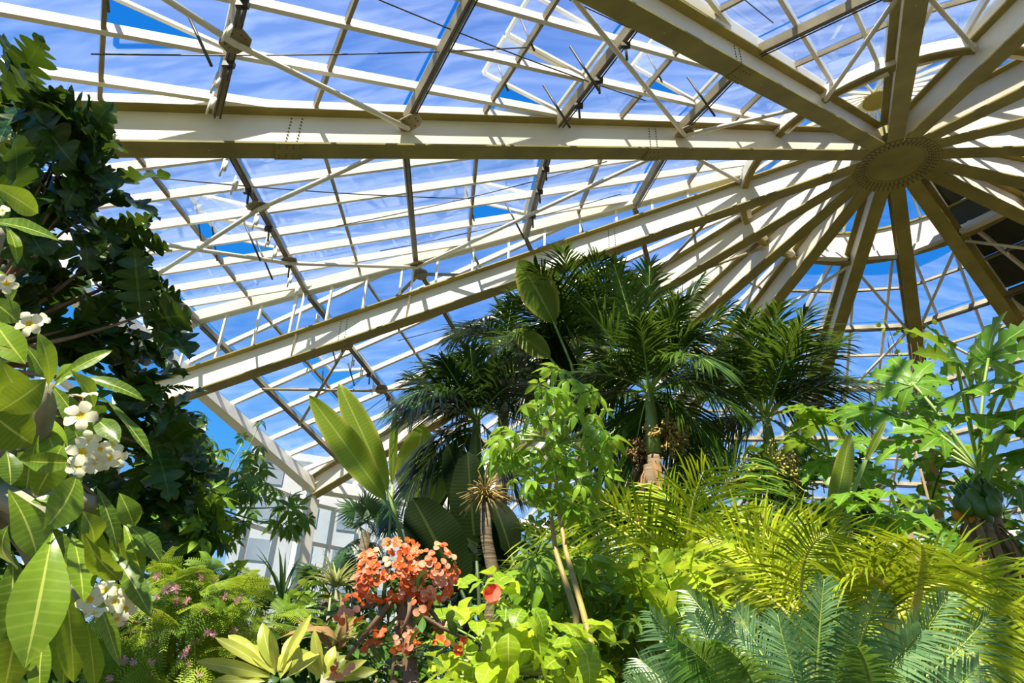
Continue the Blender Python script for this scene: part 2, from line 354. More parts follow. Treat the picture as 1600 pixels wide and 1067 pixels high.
# ------------------------------------------------------------------ glazed roof bays
def bez_(a, b, c, n=8): return [a * (1 - t) ** 2 + b * (2 * t * (1 - t)) + c * t * t for t in [i / n for i in range(n + 1)]]
def clip(poly, a, b, c):      # keep a*x+b*y<=c
    out = []
    for i in range(len(poly)):
        p, q = poly[i - 1], poly[i]; fp, fq = a * p[0] + b * p[1] - c, a * q[0] + b * q[1] - c
        if (fp <= 0) != (fq <= 0):
            t = fp / (fp - fq); out.append((p[0] + (q[0] - p[0]) * t, p[1] + (q[1] - p[1]) * t))
        if fq <= 0: out.append(q)
    return out
LIFTS = {0: .09, 1: .09}
BAR = {0: 1.0, 1: 1.0, 15: .88, 14: .9}
def bay(k):
    LIFT_ = LIFTS.get(k, LIFT)
    kv, kr = (k, k + 1) if k % 2 == 0 else (k + 1, k)      # valley rib, raised rib
    av, ar = AZ[kv % 16], AZ[kr % 16]
    dlt = (ar - av + math.pi) % (2 * math.pi) - math.pi; beta = abs(dlt) / 2
    dV = V((math.cos(av), math.sin(av), -SLOPE)); dW = V((math.cos(ar), math.sin(ar), -SLOPE + LIFT_))
    T = HUB + V((0, 0, DEP + .12)); tb = math.tan(beta); cb, sb = math.cos(beta), math.sin(beta)
    def P(x, y, up=0.):
        a = (x / cb - y / sb) / 2; b = (x / cb + y / sb) / 2
        return T + dV * a + dW * b + nrm * up - O
    O = V((0, 0, 0)); nrm = dV.cross(dW).normalized(); nrm = nrm if nrm.z > 0 else -nrm
    O = T + (dV + dW) * (REAVE * .25)
    dark = k in (7, 8)
    what = 'dark boarded roof bay' if dark else 'glazed roof bay'
    root = tag(empty('ceiling', O), what + ' between girders: ' + WORDS[k] .split(',')[0] + ' and next', None, None, 'structure')
    x0, x1 = RING * cb, REAVE * cb
    # main purlins (across), cross bars half-way between
    for i, r in enumerate(PUR[:6]):
        x = r * cb; y = x * tb - .16
        if i == 0: MB().box(P(x, -y, -.22), P(x, y, -.22), .16, .26, nrm).obj('ring_beam', MAT['cream'], root)
        else:
            MB().box(P(x, -y, -.24), P(x, y, -.24), .11, .17, nrm).obj('purlin', MAT['steel'], root)
            m = MB()
            for o_ in (-.045, .03): m.tube([P(x + o_, -y, -.365), P(x + o_, 0, -.37), P(x + o_, y, -.365)], .014, 5)
            m.obj('conduit', MAT['dark'], root)
        if i < 6:
            xm = (r + PSTEP / 2) * cb
            if xm < x1: MB().box(P(xm, -xm * tb + .12, -.06), P(xm, xm * tb - .12, -.06), .06, .10, nrm).obj('cross_bar', MAT['steel'], root)
    # white glazing bars running down the slope
    sp = BAR.get(k, 1.0); nb = int(x1 * tb / sp) + 1
    ys = [(i + .5) * sp for i in range(-nb, nb)]
    ys = [y for y in ys if abs(y) < x1 * tb - .25]
    for y in ys:
        xs = max(x0, (abs(y) + .12) / tb)
        MB().box(P(xs, y, -.045), P(x1 + .1, y, -.045), .075, .17, nrm).obj('glazing_bar', MAT['white'], root)
    # edge rails
    MB().box(P(x0, -x0 * tb + .14, -.05), P(x1, -x1 * tb + .14, -.05), .10, .16, nrm).obj('edge_rail', MAT['cream'], root)
    MB().box(P(x0, x0 * tb - .12, -.10), P(x1, x1 * tb - .12, -.10), .12, .26, nrm).obj('ridge_rail', MAT['white'], root)
    # eave beam
    ye = x1 * tb
    MB().box(P(x1, -ye, -.40), P(x1, ye, -.40), .30, .45, nrm).obj('eave_beam', MAT['cream'], root)
    # braces: round rods under the purlins, gusset plates where they meet
    J = lambda r, t, u=-.45: P(r * S * cb, (2 * t - 1) * r * S * sb, u)
    rods = [((.619, .03), (.762, .33)), ((.762, .33), (.905, .62)), ((.762, .67), (.619, .95)), ((.762, .67), (.905, .36)), ((.619, .95), (.333, .06)), ((.333, .06), (.2, .9))]
    for a_, b_ in rods: MB().tube([J(*a_), J(*b_)], .045, 8).obj('brace_rod', MAT['steel' if k in (1, 2) else 'cream'], root)
    for r, t in ((.762, .33), (.762, .67), (.619, .05), (.619, .94), (.333, .07)):
        c = J(r, t, -.40); m = MB(); ex = (J(r + .01, t) - J(r, t)).normalized(); ey = (J(r, t + .01) - J(r, t)).normalized()
        m.poly_slab([c + ex * a * .2 + ey * b_ * .2 for a, b_ in ((-1, -.35), (-.35, -1), (.35, -1), (1, -.35), (1, .35), (.35, 1), (-.35, 1), (-1, .35))], nrm, .02)
        for a, b_ in ((.6, .3), (.6, -.3), (-.6, .3), (-.6, -.3), (.3, .6), (-.3, .6), (.3, -.6), (-.3, -.6)): m.ball(c + ex * a * .2 + ey * b_ * .2, .016, .016, .016, 5, 4, 1)
        m.obj('gusset_plate', [MAT['steel'], MAT['bolt']], root)
    # thin wires slung across the bay, hangers down to the girder
    if k in (0, 1, 15, 14, 2):
        for ra, ta, rb_, tb_ in ((.84, .2, .55, .5), (.70, .55, .40, .3), (.66, .8, .36, .75)):
            a_, b_ = J(ra, ta, -.2), J(rb_, tb_, -.2); MB().tube(bez_(a_, (a_ + b_) / 2 + V((0, 0, -.18)), b_), .011, 4).obj('wire', MAT['dark'], root)
    if k in (0, 14):
        for r in (.619, .762):
            a_ = J(r, .965, -.2); b_ = rib_pt(kr, r * S, .12) - O; MB().tube([a_, b_], .03, 6).obj('hanger', MAT['cream'], root)
    # panes and vents
    xs = [x0]; r = RING
    while r < REAVE - .1: r += PSTEP / 2; xs.append(min(r, REAVE) * cb)
    yy = [-ye] + ys + [ye]
    vents = {0: ((.762, .18), (.762, -.1), (.476, .3), (.762, .05)), 15: ((.762, -.3), (.476, .1), (.333, -.2), (.476, -.35)), 1: ((.762, .2), (.762, -.05), (.619, .2)), 14: ((.476, .1),)}.get(k, ())
    for i in range(len(xs) - 1):
        for j in range(len(yy) - 1):
            a, b_, c, d = xs[i] + .03, xs[i + 1] - .03, yy[j] + .035, yy[j + 1] - .035
            if d - c < .05 or b_ - a < .05: continue
            poly = [(a, c), (b_, c), (b_, d), (a, d)]
            poly = clip(poly, -tb, 1, -.10); poly = clip(poly, -tb, -1, -.10)
            if len(poly) < 3: continue
            p3 = [P(x, y, 0) for x, y in poly]
            mid = sum(p3, V((0, 0, 0))) / len(p3)
            ok = False
            for q in p3 + [mid]:
                s_ = to_px(q + O)
                if s_ and -200 < s_[0] < 1800 and -200 < s_[1] < 1270: ok = True
            if not ok: continue
            xc, yc = (a + b_) / 2, (c + d) / 2
            is_vent = len(poly) == 4 and any(abs(xs[i] - rv * S * cb) < .1 and c <= tv * xs[i] * tb <= d for rv, tv in vents)
            if is_vent:       # hinged casement, lifted on its outer edge
                lift = lambda x: .62 * (x - a) / (b_ - a)
                q3 = [P(x, y, lift(x)) for x, y in poly]
                vt = empty('vent', mid, root)
                MB().poly_slab([p - mid for p in q3], nrm, .012).obj('glass_pane', MAT['glass'], vt)
                m = MB()
                for t in range(4): m.box(q3[t - 1] - mid, q3[t] - mid, .06, .06, nrm)
                m.obj('vent_frame', MAT['white'], vt)
                m = MB(); m.tube([P(b_, yc, -.25) - mid, P(b_, yc, .6) - mid], .018, 6); m.tube([P(a + .3, yc, -.9) - mid, P(a + .5, yc, .1) - mid], .022, 6); m.obj('vent_actuator', MAT['dark'], vt)
            else:
                mt = MAT['slab'] if dark else (MAT['frost'] if (k in (13,) and ((i * 7 + j * 5) % 3 != 0)) else MAT['glass'])
                MB().poly_slab([p - mid for p in p3], nrm, .012).obj('roof_board' if dark else 'glass_pane', mt, root, mid)
    if k in (0, 15, 1):
        for t in (.12, .2, .38, .5, .58, .78, .88):
            c = J(.767, t, -.3); m = MB(); m.tube([c, c + V((0, 0, -.42))], .018, 5); m.tube([c + V((.05, 0, -.1)), c + V((.05, 0, -.3))], .03, 5)
            m.obj('vent_rod', MAT['white'], root)
    # small hanging actuators along two purlins
    for r in (.762, .476):
        for t in (.25, .45, .7):
            c = J(r, t, -.36); m = MB(); m.tube([c, c + V((.02, .05, -.28 - .1 * t))], .022, 6); m.box(c + V((-.08, 0, -.05)), c + V((.08, 0, -.05)), .07, .09)
            m.obj('actuator', MAT['dark'], root)
for k in range(16): bay(k)

# strip windows standing on every second (ridge) girder, with mullions
for k in range(1, 16, 2):
    c0 = rib_pt(k, 10, DEP)
    root = tag(empty('ceiling', c0), 'strip of upright clear panes on top of girder ' + WORDS[k].split(',')[0], None, None, 'structure')
    top = lambda r: rib_pt(k, r, DEP + .12 - .24 + LIFTS.get(k, LIFT) * r) - c0
    bot = lambda r: rib_pt(k, r, DEP + .018) - c0
    sd = V((-math.sin(AZ[k]), math.cos(AZ[k]), 0)); r = 5.2 if k == 1 else 7.0
    while r < REAVE - .3:
        MB().box(bot(r), top(r), .05, .07, sd).obj('mullion', MAT['white'], root)
        r2 = min(r + .93, REAVE)
        px = to_px(bot(r) + c0)
        if px and -200 < px[0] < 1800 and -200 < px[1] < 1200:
            MB().poly_slab([bot(r + .03), bot(r2 - .03), top(r2 - .03), top(r + .03)], sd, .01).obj('glass_pane', MAT['clear'], root)
        r = r2
    MB().box(top(RING), top(REAVE), .20, .06, off=.05).obj('ridge_cap', MAT['cream'], root)

# raised curb and little glass cupola round the hub
root = tag(empty('ceiling', HUB), 'pale curved curb and small glass cupola round the hub', None, None, 'structure')
for k in range(16):
    if k in (7, 8): pass
    a0, a1 = AZ[k], AZ[(k + 1) % 16]; a1 = a0 + ((a1 - a0 + math.pi) % (2 * math.pi) - math.pi)
    n = 5
    zb, zt = -SLOPE * RING + DEP - .16, -SLOPE * RING + DEP + (.95 if 2 <= k <= 8 else .12)
    pt = lambda a, z, r=RING: V((r * math.cos(a), r * math.sin(a), z))
    m = MB()
    for i in range(n):
        u, w = a0 + (a1 - a0) * i / n, a0 + (a1 - a0) * (i + 1) / n
        m.add([pt(u, zb), pt(w, zb), pt(w, zt), pt(u, zt), pt(u, zb, RING + .06), pt(w, zb, RING + .06), pt(w, zt, RING + .06), pt(u, zt, RING + .06)],
              [(0, 1, 2, 3), (7, 6, 5, 4), (0, 4, 5, 1), (3, 2, 6, 7)])
    m.obj('curb_panel', MAT['cream'] if k not in (7, 8) else MAT['slab'], root)
    m = MB()
    for i in range(n):
        u, w = a0 + (a1 - a0) * i / n, a0 + (a1 - a0) * (i + 1) / n
        m.box(pt(u, zb, RING - .05), pt(w, zb, RING - .05), .14, .08); m.box(pt(u, zt, RING - .02), pt(w, zt, RING - .02), .10, .06)
    m.obj('curb_rail', MAT['bounce_olive'], root)
    zc = DEP + 1.25
    m = MB()
    for u in (a0, (a0 + a1) / 2): m.box(pt(u, zt), pt(u, zc, .33), .05, .08)
    m.obj('cupola_bar', MAT['white'], root)
    pts = [pt(a0 + .01, zt + .03), pt(a1 - .01, zt + .03), pt(a1, zc + .03, .33), pt(a0, zc + .03, .33)]
    MB().poly_slab(pts, V((0, 0, 1)), .012).obj('glass_pane', MAT['clear'] if k not in (7, 8) else MAT['slab'], root)
m = MB(); disc(m, .001, .36, DEP + 1.2, DEP + 1.3, 24); m.obj('cupola_cap', MAT['bounce_olive'], root)

# ------------------------------------------------------------------ ground, walls, outside
m = MB(); n = 64; Cc = V((HUB.x, HUB.y, 0))
m.add([Cc + V((24 * math.cos(2 * math.pi * i / n), 24 * math.sin(2 * math.pi * i / n), 0)) for i in range(n)], [tuple(range(n))])
tag(m.obj('floor', MAT['soil']), 'dark soil planting bed under the whole dome', None, None, 'structure')
m = MB(); m.add([V((-260, -200, -.05)), V((300, -200, -.05)), V((300, 320, -.05)), V((-260, 320, -.05))], [(0, 1, 2, 3)])
tag(m.obj('floor', MAT['lawn']), 'lawn outside the conservatory', None, None, 'structure')
SIDE = ['left_near', 'left', 'left_far', 'rear_left', 'rear', 'rear_middle', 'rear_right', 'right_far']
for k in range(8):
    A, B = rib_pt(k, REAVE), rib_pt(k + 1, REAVE); A.z -= .1; B.z -= .1
    G = V((A.x, A.y, 0))
    root = tag(empty('wall_' + SIDE[k], G), 'glazed outer wall with pale column and mullions, bay %s' % SIDE[k].replace('_', ' '), None, None, 'structure')
    a, b_ = A - G, B - G; h = a.z; d = V((b_.x, b_.y, 0)); L = d.length; d /= L; out = d.cross(V((0, 0, 1))); 
    if out.dot(G - Cc) < 0: out = -out
    inn = -out
    MB().box(V((0, 0, 0)), V((0, 0, h + .3)), .14, .75, out).obj('column', MAT['cream'], root)
    MB().box(V((0, 0, 0)) + inn * .38, V((0, 0, h + .1)) + inn * .38, .42, .04, out).obj('column_flange', MAT['cream'], root)
    nm = 6
    for i in range(nm):
        p = d * (L * (i + .5) / nm)
        if i: q = d * (L * i / nm); MB().box(q, q + V((0, 0, h)), .09, .18, out).obj('mullion', MAT['white'], root)
    zs = [.6, 2.3, 4.0, 5.6, h]
    for z in zs: MB().box(V((0, 0, z)), d * L + V((0, 0, z)), .10, .12).obj('transom', MAT['cream'], root)
    MB().box(V((0, 0, .3)), d * L + V((0, 0, .3)), .25, .6).obj('curb', MAT['concrete'], root)
    for i in range(nm):
        for j in range(len(zs) - 1):
            p, q = d * (L * i / nm + .06), d * (L * (i + 1) / nm - .06)
            z0, z1 = V((0, 0, zs[j] + .06)), V((0, 0, zs[j + 1] - .06))
            MB().poly_slab([p + z0, q + z0, q + z1, p + z1], out, .012).obj('glass_pane', MAT['glass'], root)
def building(loc, w, d, h, rot, nx, nz, label):
    root = tag(empty('building', loc), label, 'building'); root.rotation_euler = (0, 0, rot)
    MB().box(V((0, 0, 0)), V((0, 0, h)), w, d, V((0, 1, 0))).obj('wall', MAT['concrete'], root)
    MB().box(V((0, 0, h)), V((0, 0, h + .5)), w + .6, d + .6, V((0, 1, 0))).obj('roof', MAT['concrete'], root)
    for i in range(nx):
        for j in range(nz):
            x = -w / 2 + w * (i + .5) / nx; z = h * (j + .55) / nz
            f = MB().box(V((x, -d / 2 - .03, z - h / nz * .27)), V((x, -d / 2 - .03, z + h / nz * .27)), w / nx * .5, .1, V((0, 1, 0))).obj('window', MAT['pane'], root)
bp = at(505, 900, 52); building(V((bp.x, bp.y, 0)), 13, 12, at(445, 712, 46).z, math.radians(24), 5, 6, 'white block with grey windows outside, seen through the left glazing')

# ------------------------------------------------------------------ leaf, frond and flower shapes
def leaf_mesh(name, mat, wf, n=7, cols=2, fold=.18, droop=.5, wave=0., seed=0, sweep=0.):
    """unit-length leaf along +Y, upper side +Z; wf(t) is its half width"""
    r = random.Random(seed); m = MB(); vs = []; lu = []; lv = []; fs = []
    y = z = 0.; k = cols * 2 + 1; ph = r.random() * 6
    for i in range(n + 1):
        t = i / n; a = .25 * droop - droop * t
        if i: y += math.cos(a) / n; z += math.sin(a) / n
        w = max(wf(t), .002)
        for c in range(-cols, cols + 1):
            u = c / cols
            vs.append((u * w, y + sweep * abs(u) * w, z + abs(u) * w * fold + wave * abs(u) * math.sin(t * 14 + ph + (2 if u > 0 else 0))))
            lu.append(u); lv.append(t)
    for i in range(n):
        for c in range(k - 1):
            a = i * k + c; fs.append((a, a + 1, a + k + 1, a + k))
    m.add(vs, fs, 0, lu, lv, True)
    return m.mesh(name, mat)
el = lambda W, a=1., b=1.: (lambda t: W * max(0, math.sin(math.pi * t ** a)) ** b)
def lobed(W, nl):
    def f(t):
        e = max(0, math.sin(math.pi * min(1, t ** .8))) ** .6
        q = (t * nl) % 1.0
        return W * e * (.36 + .64 * (1 - abs(2 * q - 1)) ** .45) if t < .93 else W * e * .6
    return f
LEAF = {}
def shapes(key, mat, k, wf, **kw):
    LEAF[key] = [leaf_mesh('leaf', MAT[mat], wf, seed=i, **{**kw, 'droop': kw.get('droop', .5) * (.5 + i / max(1, k - 1)) if k > 1 else kw.get('droop', .5)}) for i in range(k)]
shapes('plum', 'plum', 5, el(.17, 1.35, .85), n=10, cols=2, droop=.7, wave=.012, fold=.22)
shapes('plumw', 'plum', 3, el(.24, 1.3, .8), n=10, cols=2, droop=.6, wave=.016, fold=.2)
shapes('bread', 'bread', 5, lobed(.32, 6), n=36, cols=1, droop=.7, wave=.05, fold=.22, sweep=.12)
shapes('strap', 'ros', 4, el(.095, .8, .6), n=9, cols=1, droop=1.0, fold=.5)
shapes('wstrap', 'ros', 3, el(.17, 1.2, .75), n=9, cols=2, droop=.6, fold=.3, wave=.01)
shapes('ban', 'ban', 3, el(.13, .95, .68), n=14, cols=2, droop=.5, fold=.25, wave=.012)
shapes('ban_shade', 'ban_shade', 3, el(.17, .95, .5), n=14, cols=2, droop=.4, fold=.25, wave=.012)
shapes('lime', 'lime', 4, el(.36, .85, .8), n=8, cols=2, droop=.8, fold=.2, wave=.03)
shapes('mil', 'mil', 3, el(.20, 1.5, .8), n=6, cols=1, droop=.4)
shapes('bushleaf', 'bush', 3, el(.2, 1., .9), n=5, cols=1, droop=.6)
shapes('spike', 'dra', 3, el(.035, .5, .7), n=6, cols=1, droop=.9, fold=.6)
shapes('blade', 'fan', 3, el(.03, .6, .7), n=6, cols=1, droop=.6, fold=.6)
shapes('dry', 'dry', 3, el(.035, .7, .7), n=7, cols=1, droop=1.6, fold=.6, wave=.02)

def orient(o, base, d, nrm, L, W=None):
    y = d.normalized(); z = (nrm - y * nrm.dot(y))
    if z.length < 1e-3: z = y.orthogonal()
    z.normalize(); x = y.cross(z); W = L if W is None else W
    m = Matrix((x * W, y * L, z * ((L + W) / 2))).transposed().to_4x4(); m.translation = base
    o.matrix_basis = m
    return o
def put(mesh, parent, rootloc, base, d, nrm, L, W=None, name='leaf'):
    o = bpy.data.objects.new(name, mesh); link(o, parent)
    return orient(o, base - rootloc, d, nrm, L, W)
def rv(a=1.): return V((rnd.uniform(-a, a), rnd.uniform(-a, a), rnd.uniform(-a, a)))
def pxleaf(key, root, b, t, wpx, d0, d1=None, roll=.5, v=None, name='leaf', half=None):
    """one leaf from its stem end to its tip at real distances; wpx is its full width as seen"""
    d1 = d0 if d1 is None else d1
    p, q = at(b[0], b[1], d0), at(t[0], t[1], d1); L = (q - p).length
    ms = LEAF[key]; me = ms[rnd.randrange(len(ms)) if v is None else v]
    n = (CAM - p).normalized() + rv(roll) + V((0, 0, .35))
    hw = max(abs(x.co.x) for x in me.vertices)
    w = wpx / FPX * ((p + q) / 2 - CAM).dot(_F) / (2 * hw)
    return put(me, root, root.location, p, q - p, n, L, w, name)
def inside(p, poly):
    r = False
    for i in range(len(poly)):
        (x0, y0), (x1, y1) = poly[i - 1], poly[i]
        if (y0 > p[1]) != (y1 > p[1]) and p[0] < (x1 - x0) * (p[1] - y0) / (y1 - y0) + x0: r = not r
    return r
def sample(poly):
    xs = [p[0] for p in poly]; ys = [p[1] for p in poly]
    while True:
        p = (rnd.uniform(min(xs), max(xs)), rnd.uniform(min(ys), max(ys)))
        if inside(p, poly): return p
def plant(name, label, cat, px, d, group=None):
    """an Empty on the ground below the point seen at px at distance d"""
    p = at(px[0], px[1], d)
    return tag(empty(name, (p.x, p.y, 0)), label, cat, group)
def bez(a, b, c, n): return [a * (1 - t) ** 2 + b * (2 * t * (1 - t)) + c * t * t for t in [i / n for i in range(n + 1)]]
def stem(root, pts, rad, mat, name='stem', n=6):
    return MB().tube([V(p) - root.location for p in pts], rad, n).obj(name, MAT[mat], root)
def frond(root, P0, P1, P2, mat, rmat, pairs=34, ll=.5, lw=.028, ang=(70, 30), vee=.35, droop=.35, start=.14, rr=.014, seed=0, tipk=.35, plane=None, jit=.12, name='frond'):
    r = random.Random(seed); n = 12; pts = bez(P0, P1, P2, n); m = MB()
    o0 = V(P0)
    chord = (P2 - P0).normalized(); side0 = chord.cross(V((0, 0, 1)))
    if plane is not None: side0 = plane
    if side0.length < .05: side0 = chord.cross(V((0, 1, 0)))
    side0.normalize()
    for i in range(pairs):
        t = start + (1 - start) * (i + .5) / pairs
        c = P0 * (1 - t) ** 2 + P1 * (2 * t * (1 - t)) + P2 * t * t
        T = ((P1 - P0) * (1 - t) + (P2 - P1) * t).normalized()
        B = (side0 - T * side0.dot(T)).normalized(); Nn = B.cross(T)
        if Nn.z < 0 and plane is None: Nn = -Nn
        s = (t - start) / (1 - start)
        env = (min(1, .45 + s * 2.2)) * (1 - (1 - tipk) * max(0, (s - .45) / .55) ** 1.6)
        a = math.radians(ang[0] + (ang[1] - ang[0]) * s)
        for sg in (-1, 1):
            aa = a + r.uniform(-jit, jit); v = vee + r.uniform(-jit, jit)
            D = (T * math.cos(aa) + (B * (sg * math.cos(v)) + Nn * math.sin(v)) * math.sin(aa)).normalized()
            rl = r.random(); L = ll * env * r.uniform(.88, 1.08); dr = droop * r.uniform(.6, 1.4)
            W = (T - D * T.dot(D)).normalized() * lw * (.6 + .4 * env)
            q = []
            for u, wd in ((0, .45), (.35, 1), (.72, .7), (1, .05)):
                e = c - o0 + D * (L * u) + V((0, 0, -dr * L * u * u)); q += [e - W * (wd / 2), e + W * (wd / 2)]
            m.add(q, [(0, 1, 3, 2), (2, 3, 5, 4), (4, 5, 7, 6)], 0, [rl] * 8, [s] * 8, True)
    o = m.obj(name, MAT[mat], root, o0 - root.location)
    MB().tube([p - o0 for p in pts], [rr * (1 - .8 * i / n) for i in range(n + 1)], 5).obj('rachis', MAT[rmat], o)
    return o
def palmate_mesh(mat, nl=7, W=.17, L=1., dr=.7, n=4, seed=0, full=False):
    r = random.Random(seed); m = MB()
    for k in range(nl):
        a = (k / nl * 6.283) if full else (-2.2 + 4.4 * k / (nl - 1)); a += r.uniform(-.12, .12)
        l = L * r.uniform(.8, 1.05) * (1 if full else 1 - .25 * abs(a) / 2.2); D = V((math.sin(a), math.cos(a), 0)); Sd = V((D.y, -D.x, 0)); vs = []; fs = []; lu = []; lv = []
        dd = dr * r.uniform(.7, 1.3)
        for i in range(n + 1):
            t = i / n; w = W * l * max(.02, math.sin(math.pi * t ** .9)) ; c = D * (l * (.12 + .88 * t) * (1 - .18 * dd * t)) + V((0, 0, -dd * l * (t ** 1.6) * .75))
            for u in (-1, 0, 1): vs.append(c + Sd * (u * w) + V((0, 0, abs(u) * w * .3))); lu.append(u); lv.append(t)
        for i in range(n):
            for c in range(2): b = i * 3 + c; fs.append((b, b + 1, b + 4, b + 3))
        m.add(vs, fs, 0, lu, lv, True)
        m.tube([V((0, 0, 0)), D * (.14 * l)], .012, 3)
    m.tube([V((0, -.55, .12)), V((0, -.2, .06)), V((0, 0, 0))], .014, 4)
    return m.mesh('compound_leaf', MAT[mat])
UMB = [palmate_mesh('umb', 7, .15, dr=.9, seed=i, full=(i % 2 == 0)) for i in range(4)]
UMBD = [palmate_mesh('umbd', 6, .2, dr=1.0, seed=10 + i, full=(i % 2 == 0)) for i in range(5)]
BUSHU = [palmate_mesh('bush', 7, .2, dr=.8, seed=20 + i, full=True) for i in range(3)]
def fan_mesh(mat, nb=26, seed=0):
    r = random.Random(seed); m = MB()
    for k in range(nb):
        a = -2.5 + 5.0 * k / (nb - 1); D = V((math.sin(a), math.cos(a), 0)); Sd = V((D.y, -D.x, 0)); l = 1 - .2 * abs(a) / 2.5
        vs = []
        for t, w in ((0, .006), (.5, .05), (.8, .03), (1., .003)):
            c = D * (l * t) + V((0, 0, -.35 * t ** 3 * r.uniform(.4, 1.6))); vs += [c - Sd * w, c + Sd * w]
        m.add(vs, [(0, 1, 3, 2), (2, 3, 5, 4), (4, 5, 7, 6)], 0, smooth=True)
    m.tube([V((0, -1.1, -.25)), V((0, -.4, 0)), V((0, 0, 0))], .014, 4)
    return m.mesh('fan_leaf', MAT[mat])
FAN = [fan_mesh('fan', seed=i) for i in range(3)]
def papaya_mesh(seed):
    r = random.Random(seed); m = MB(); nl = 7
    for k in range(nl):
        a = -2.35 + 4.7 * k / (nl - 1) + r.uniform(-.08, .08); l = (1 - .33 * (abs(a) / 2.35) ** 1.5) * r.uniform(.92, 1.05)
        D = V((math.sin(a), math.cos(a), 0)); Sd = V((D.y, -D.x, 0)); dr = r.uniform(.25, .5)
        vs = []; fs = []; lu = []; lv = []; prof = ((0, .10), (.25, .11), (.36, .12), (.48, .30), (.56, .15), (.66, .25), (.74, .12), (.84, .16), (.90, .07), (1, .004))
        for t, w in prof:
            w *= l; tt = t + (.06 if w > .14 * l and t > .3 else 0)
            for u in (-1, 0, 1):
                c = D * (l * (tt if u else t)) + Sd * (u * w) + V((0, 0, -dr * l * t * t + abs(u) * w * .22)); vs.append(c); lu.append(u); lv.append(t)
        for i in range(len(prof) - 1):
            for c in range(2): b = i * 3 + c; fs.append((b, b + 1, b + 4, b + 3))
        m.add(vs, fs, 0, lu, lv, True)
    return m.mesh('leaf', MAT['pap'])
PAP = [papaya_mesh(i) for i in range(5)]
def feather_mesh(seed, mat='fern'):
    """twice-divided leaf: side sprays of tiny leaflets"""
    r = random.Random(seed); m = MB()
    for k in range(5):
        t = .25 + .75 * k / 4
        for sg in ((-1, 1) if k < 4 else (0,)):
            a = sg * r.uniform(.7, 1.0); l = .62 * (1 - .35 * t) if sg else .45
            D = V((math.sin(a), math.cos(a), -.25)); o = V((0, t * .7, -.12 * t * t)); Sd = V((D.y, -D.x, 0))
            for i in range(9):
                c = o + D * (l * (i + 1) / 9) + V((0, 0, -.1 * (i / 9) ** 2))
                for s2 in (-1, 1):
                    e = c + Sd * (s2 * .13 * (1 - .4 * i / 9)) + D * .04 + V((0, 0, -.02)); w = D * .017
                    m.add([c - w, c + w, e + w * .8, e - w * .8], [(0, 1, 2, 3)])
    m.tube([V((0, 0, 0)), V((0, .7, -.12))], .012, 3)
    return m.mesh('feathery_leaf', MAT[mat])
FEA = [feather_mesh(i) for i in range(4)]
def spray_mesh(mat, seed, nl=16, ll=.3, W=.3):
    r = random.Random(seed); m = MB()
    for k in range(nl):
        t = (k + .5) / nl; a = k * 2.4 + r.uniform(-.3, .3); c = V((0, t, -.15 * t * t)); D = V((math.cos(a), .55, math.sin(a) * .6 + .05)).normalized(); l = ll * r.uniform(.75, 1.2) * (1.1 - .4 * t)
        Sd = D.cross(V((0, 0, 1))).normalized(); vs = []; lu = []; lv = []
        for u, w in ((0, .02), (.3, .85), (.65, .8), (1, .02)):
            e = c + D * (l * u) + V((0, 0, -.45 * l * u * u))
            for s_ in (-1, 0, 1): vs.append(e + Sd * (s_ * w * W * l) + V((0, 0, abs(s_) * w * l * .08))); lu.append(s_); lv.append(u)
        fs = [(i * 3 + j, i * 3 + j + 1, i * 3 + j + 4, i * 3 + j + 3) for i in range(3) for j in range(2)]
        m.add(vs, fs, 0, lu, lv, True)
    m.tube([V((0, 0, 0)), V((0, .5, -.04)), V((0, 1, -.15))], .012, 4)
    return m.mesh('leafy_twig', MAT[mat])
SPB = [spray_mesh('bush', i) for i in range(4)]
SPL = [spray_mesh('lime', 5 + i, 12, .34, .36) for i in range(3)]
SPU = [spray_mesh('umb', 9 + i, 18, .24, .28) for i in range(3)]
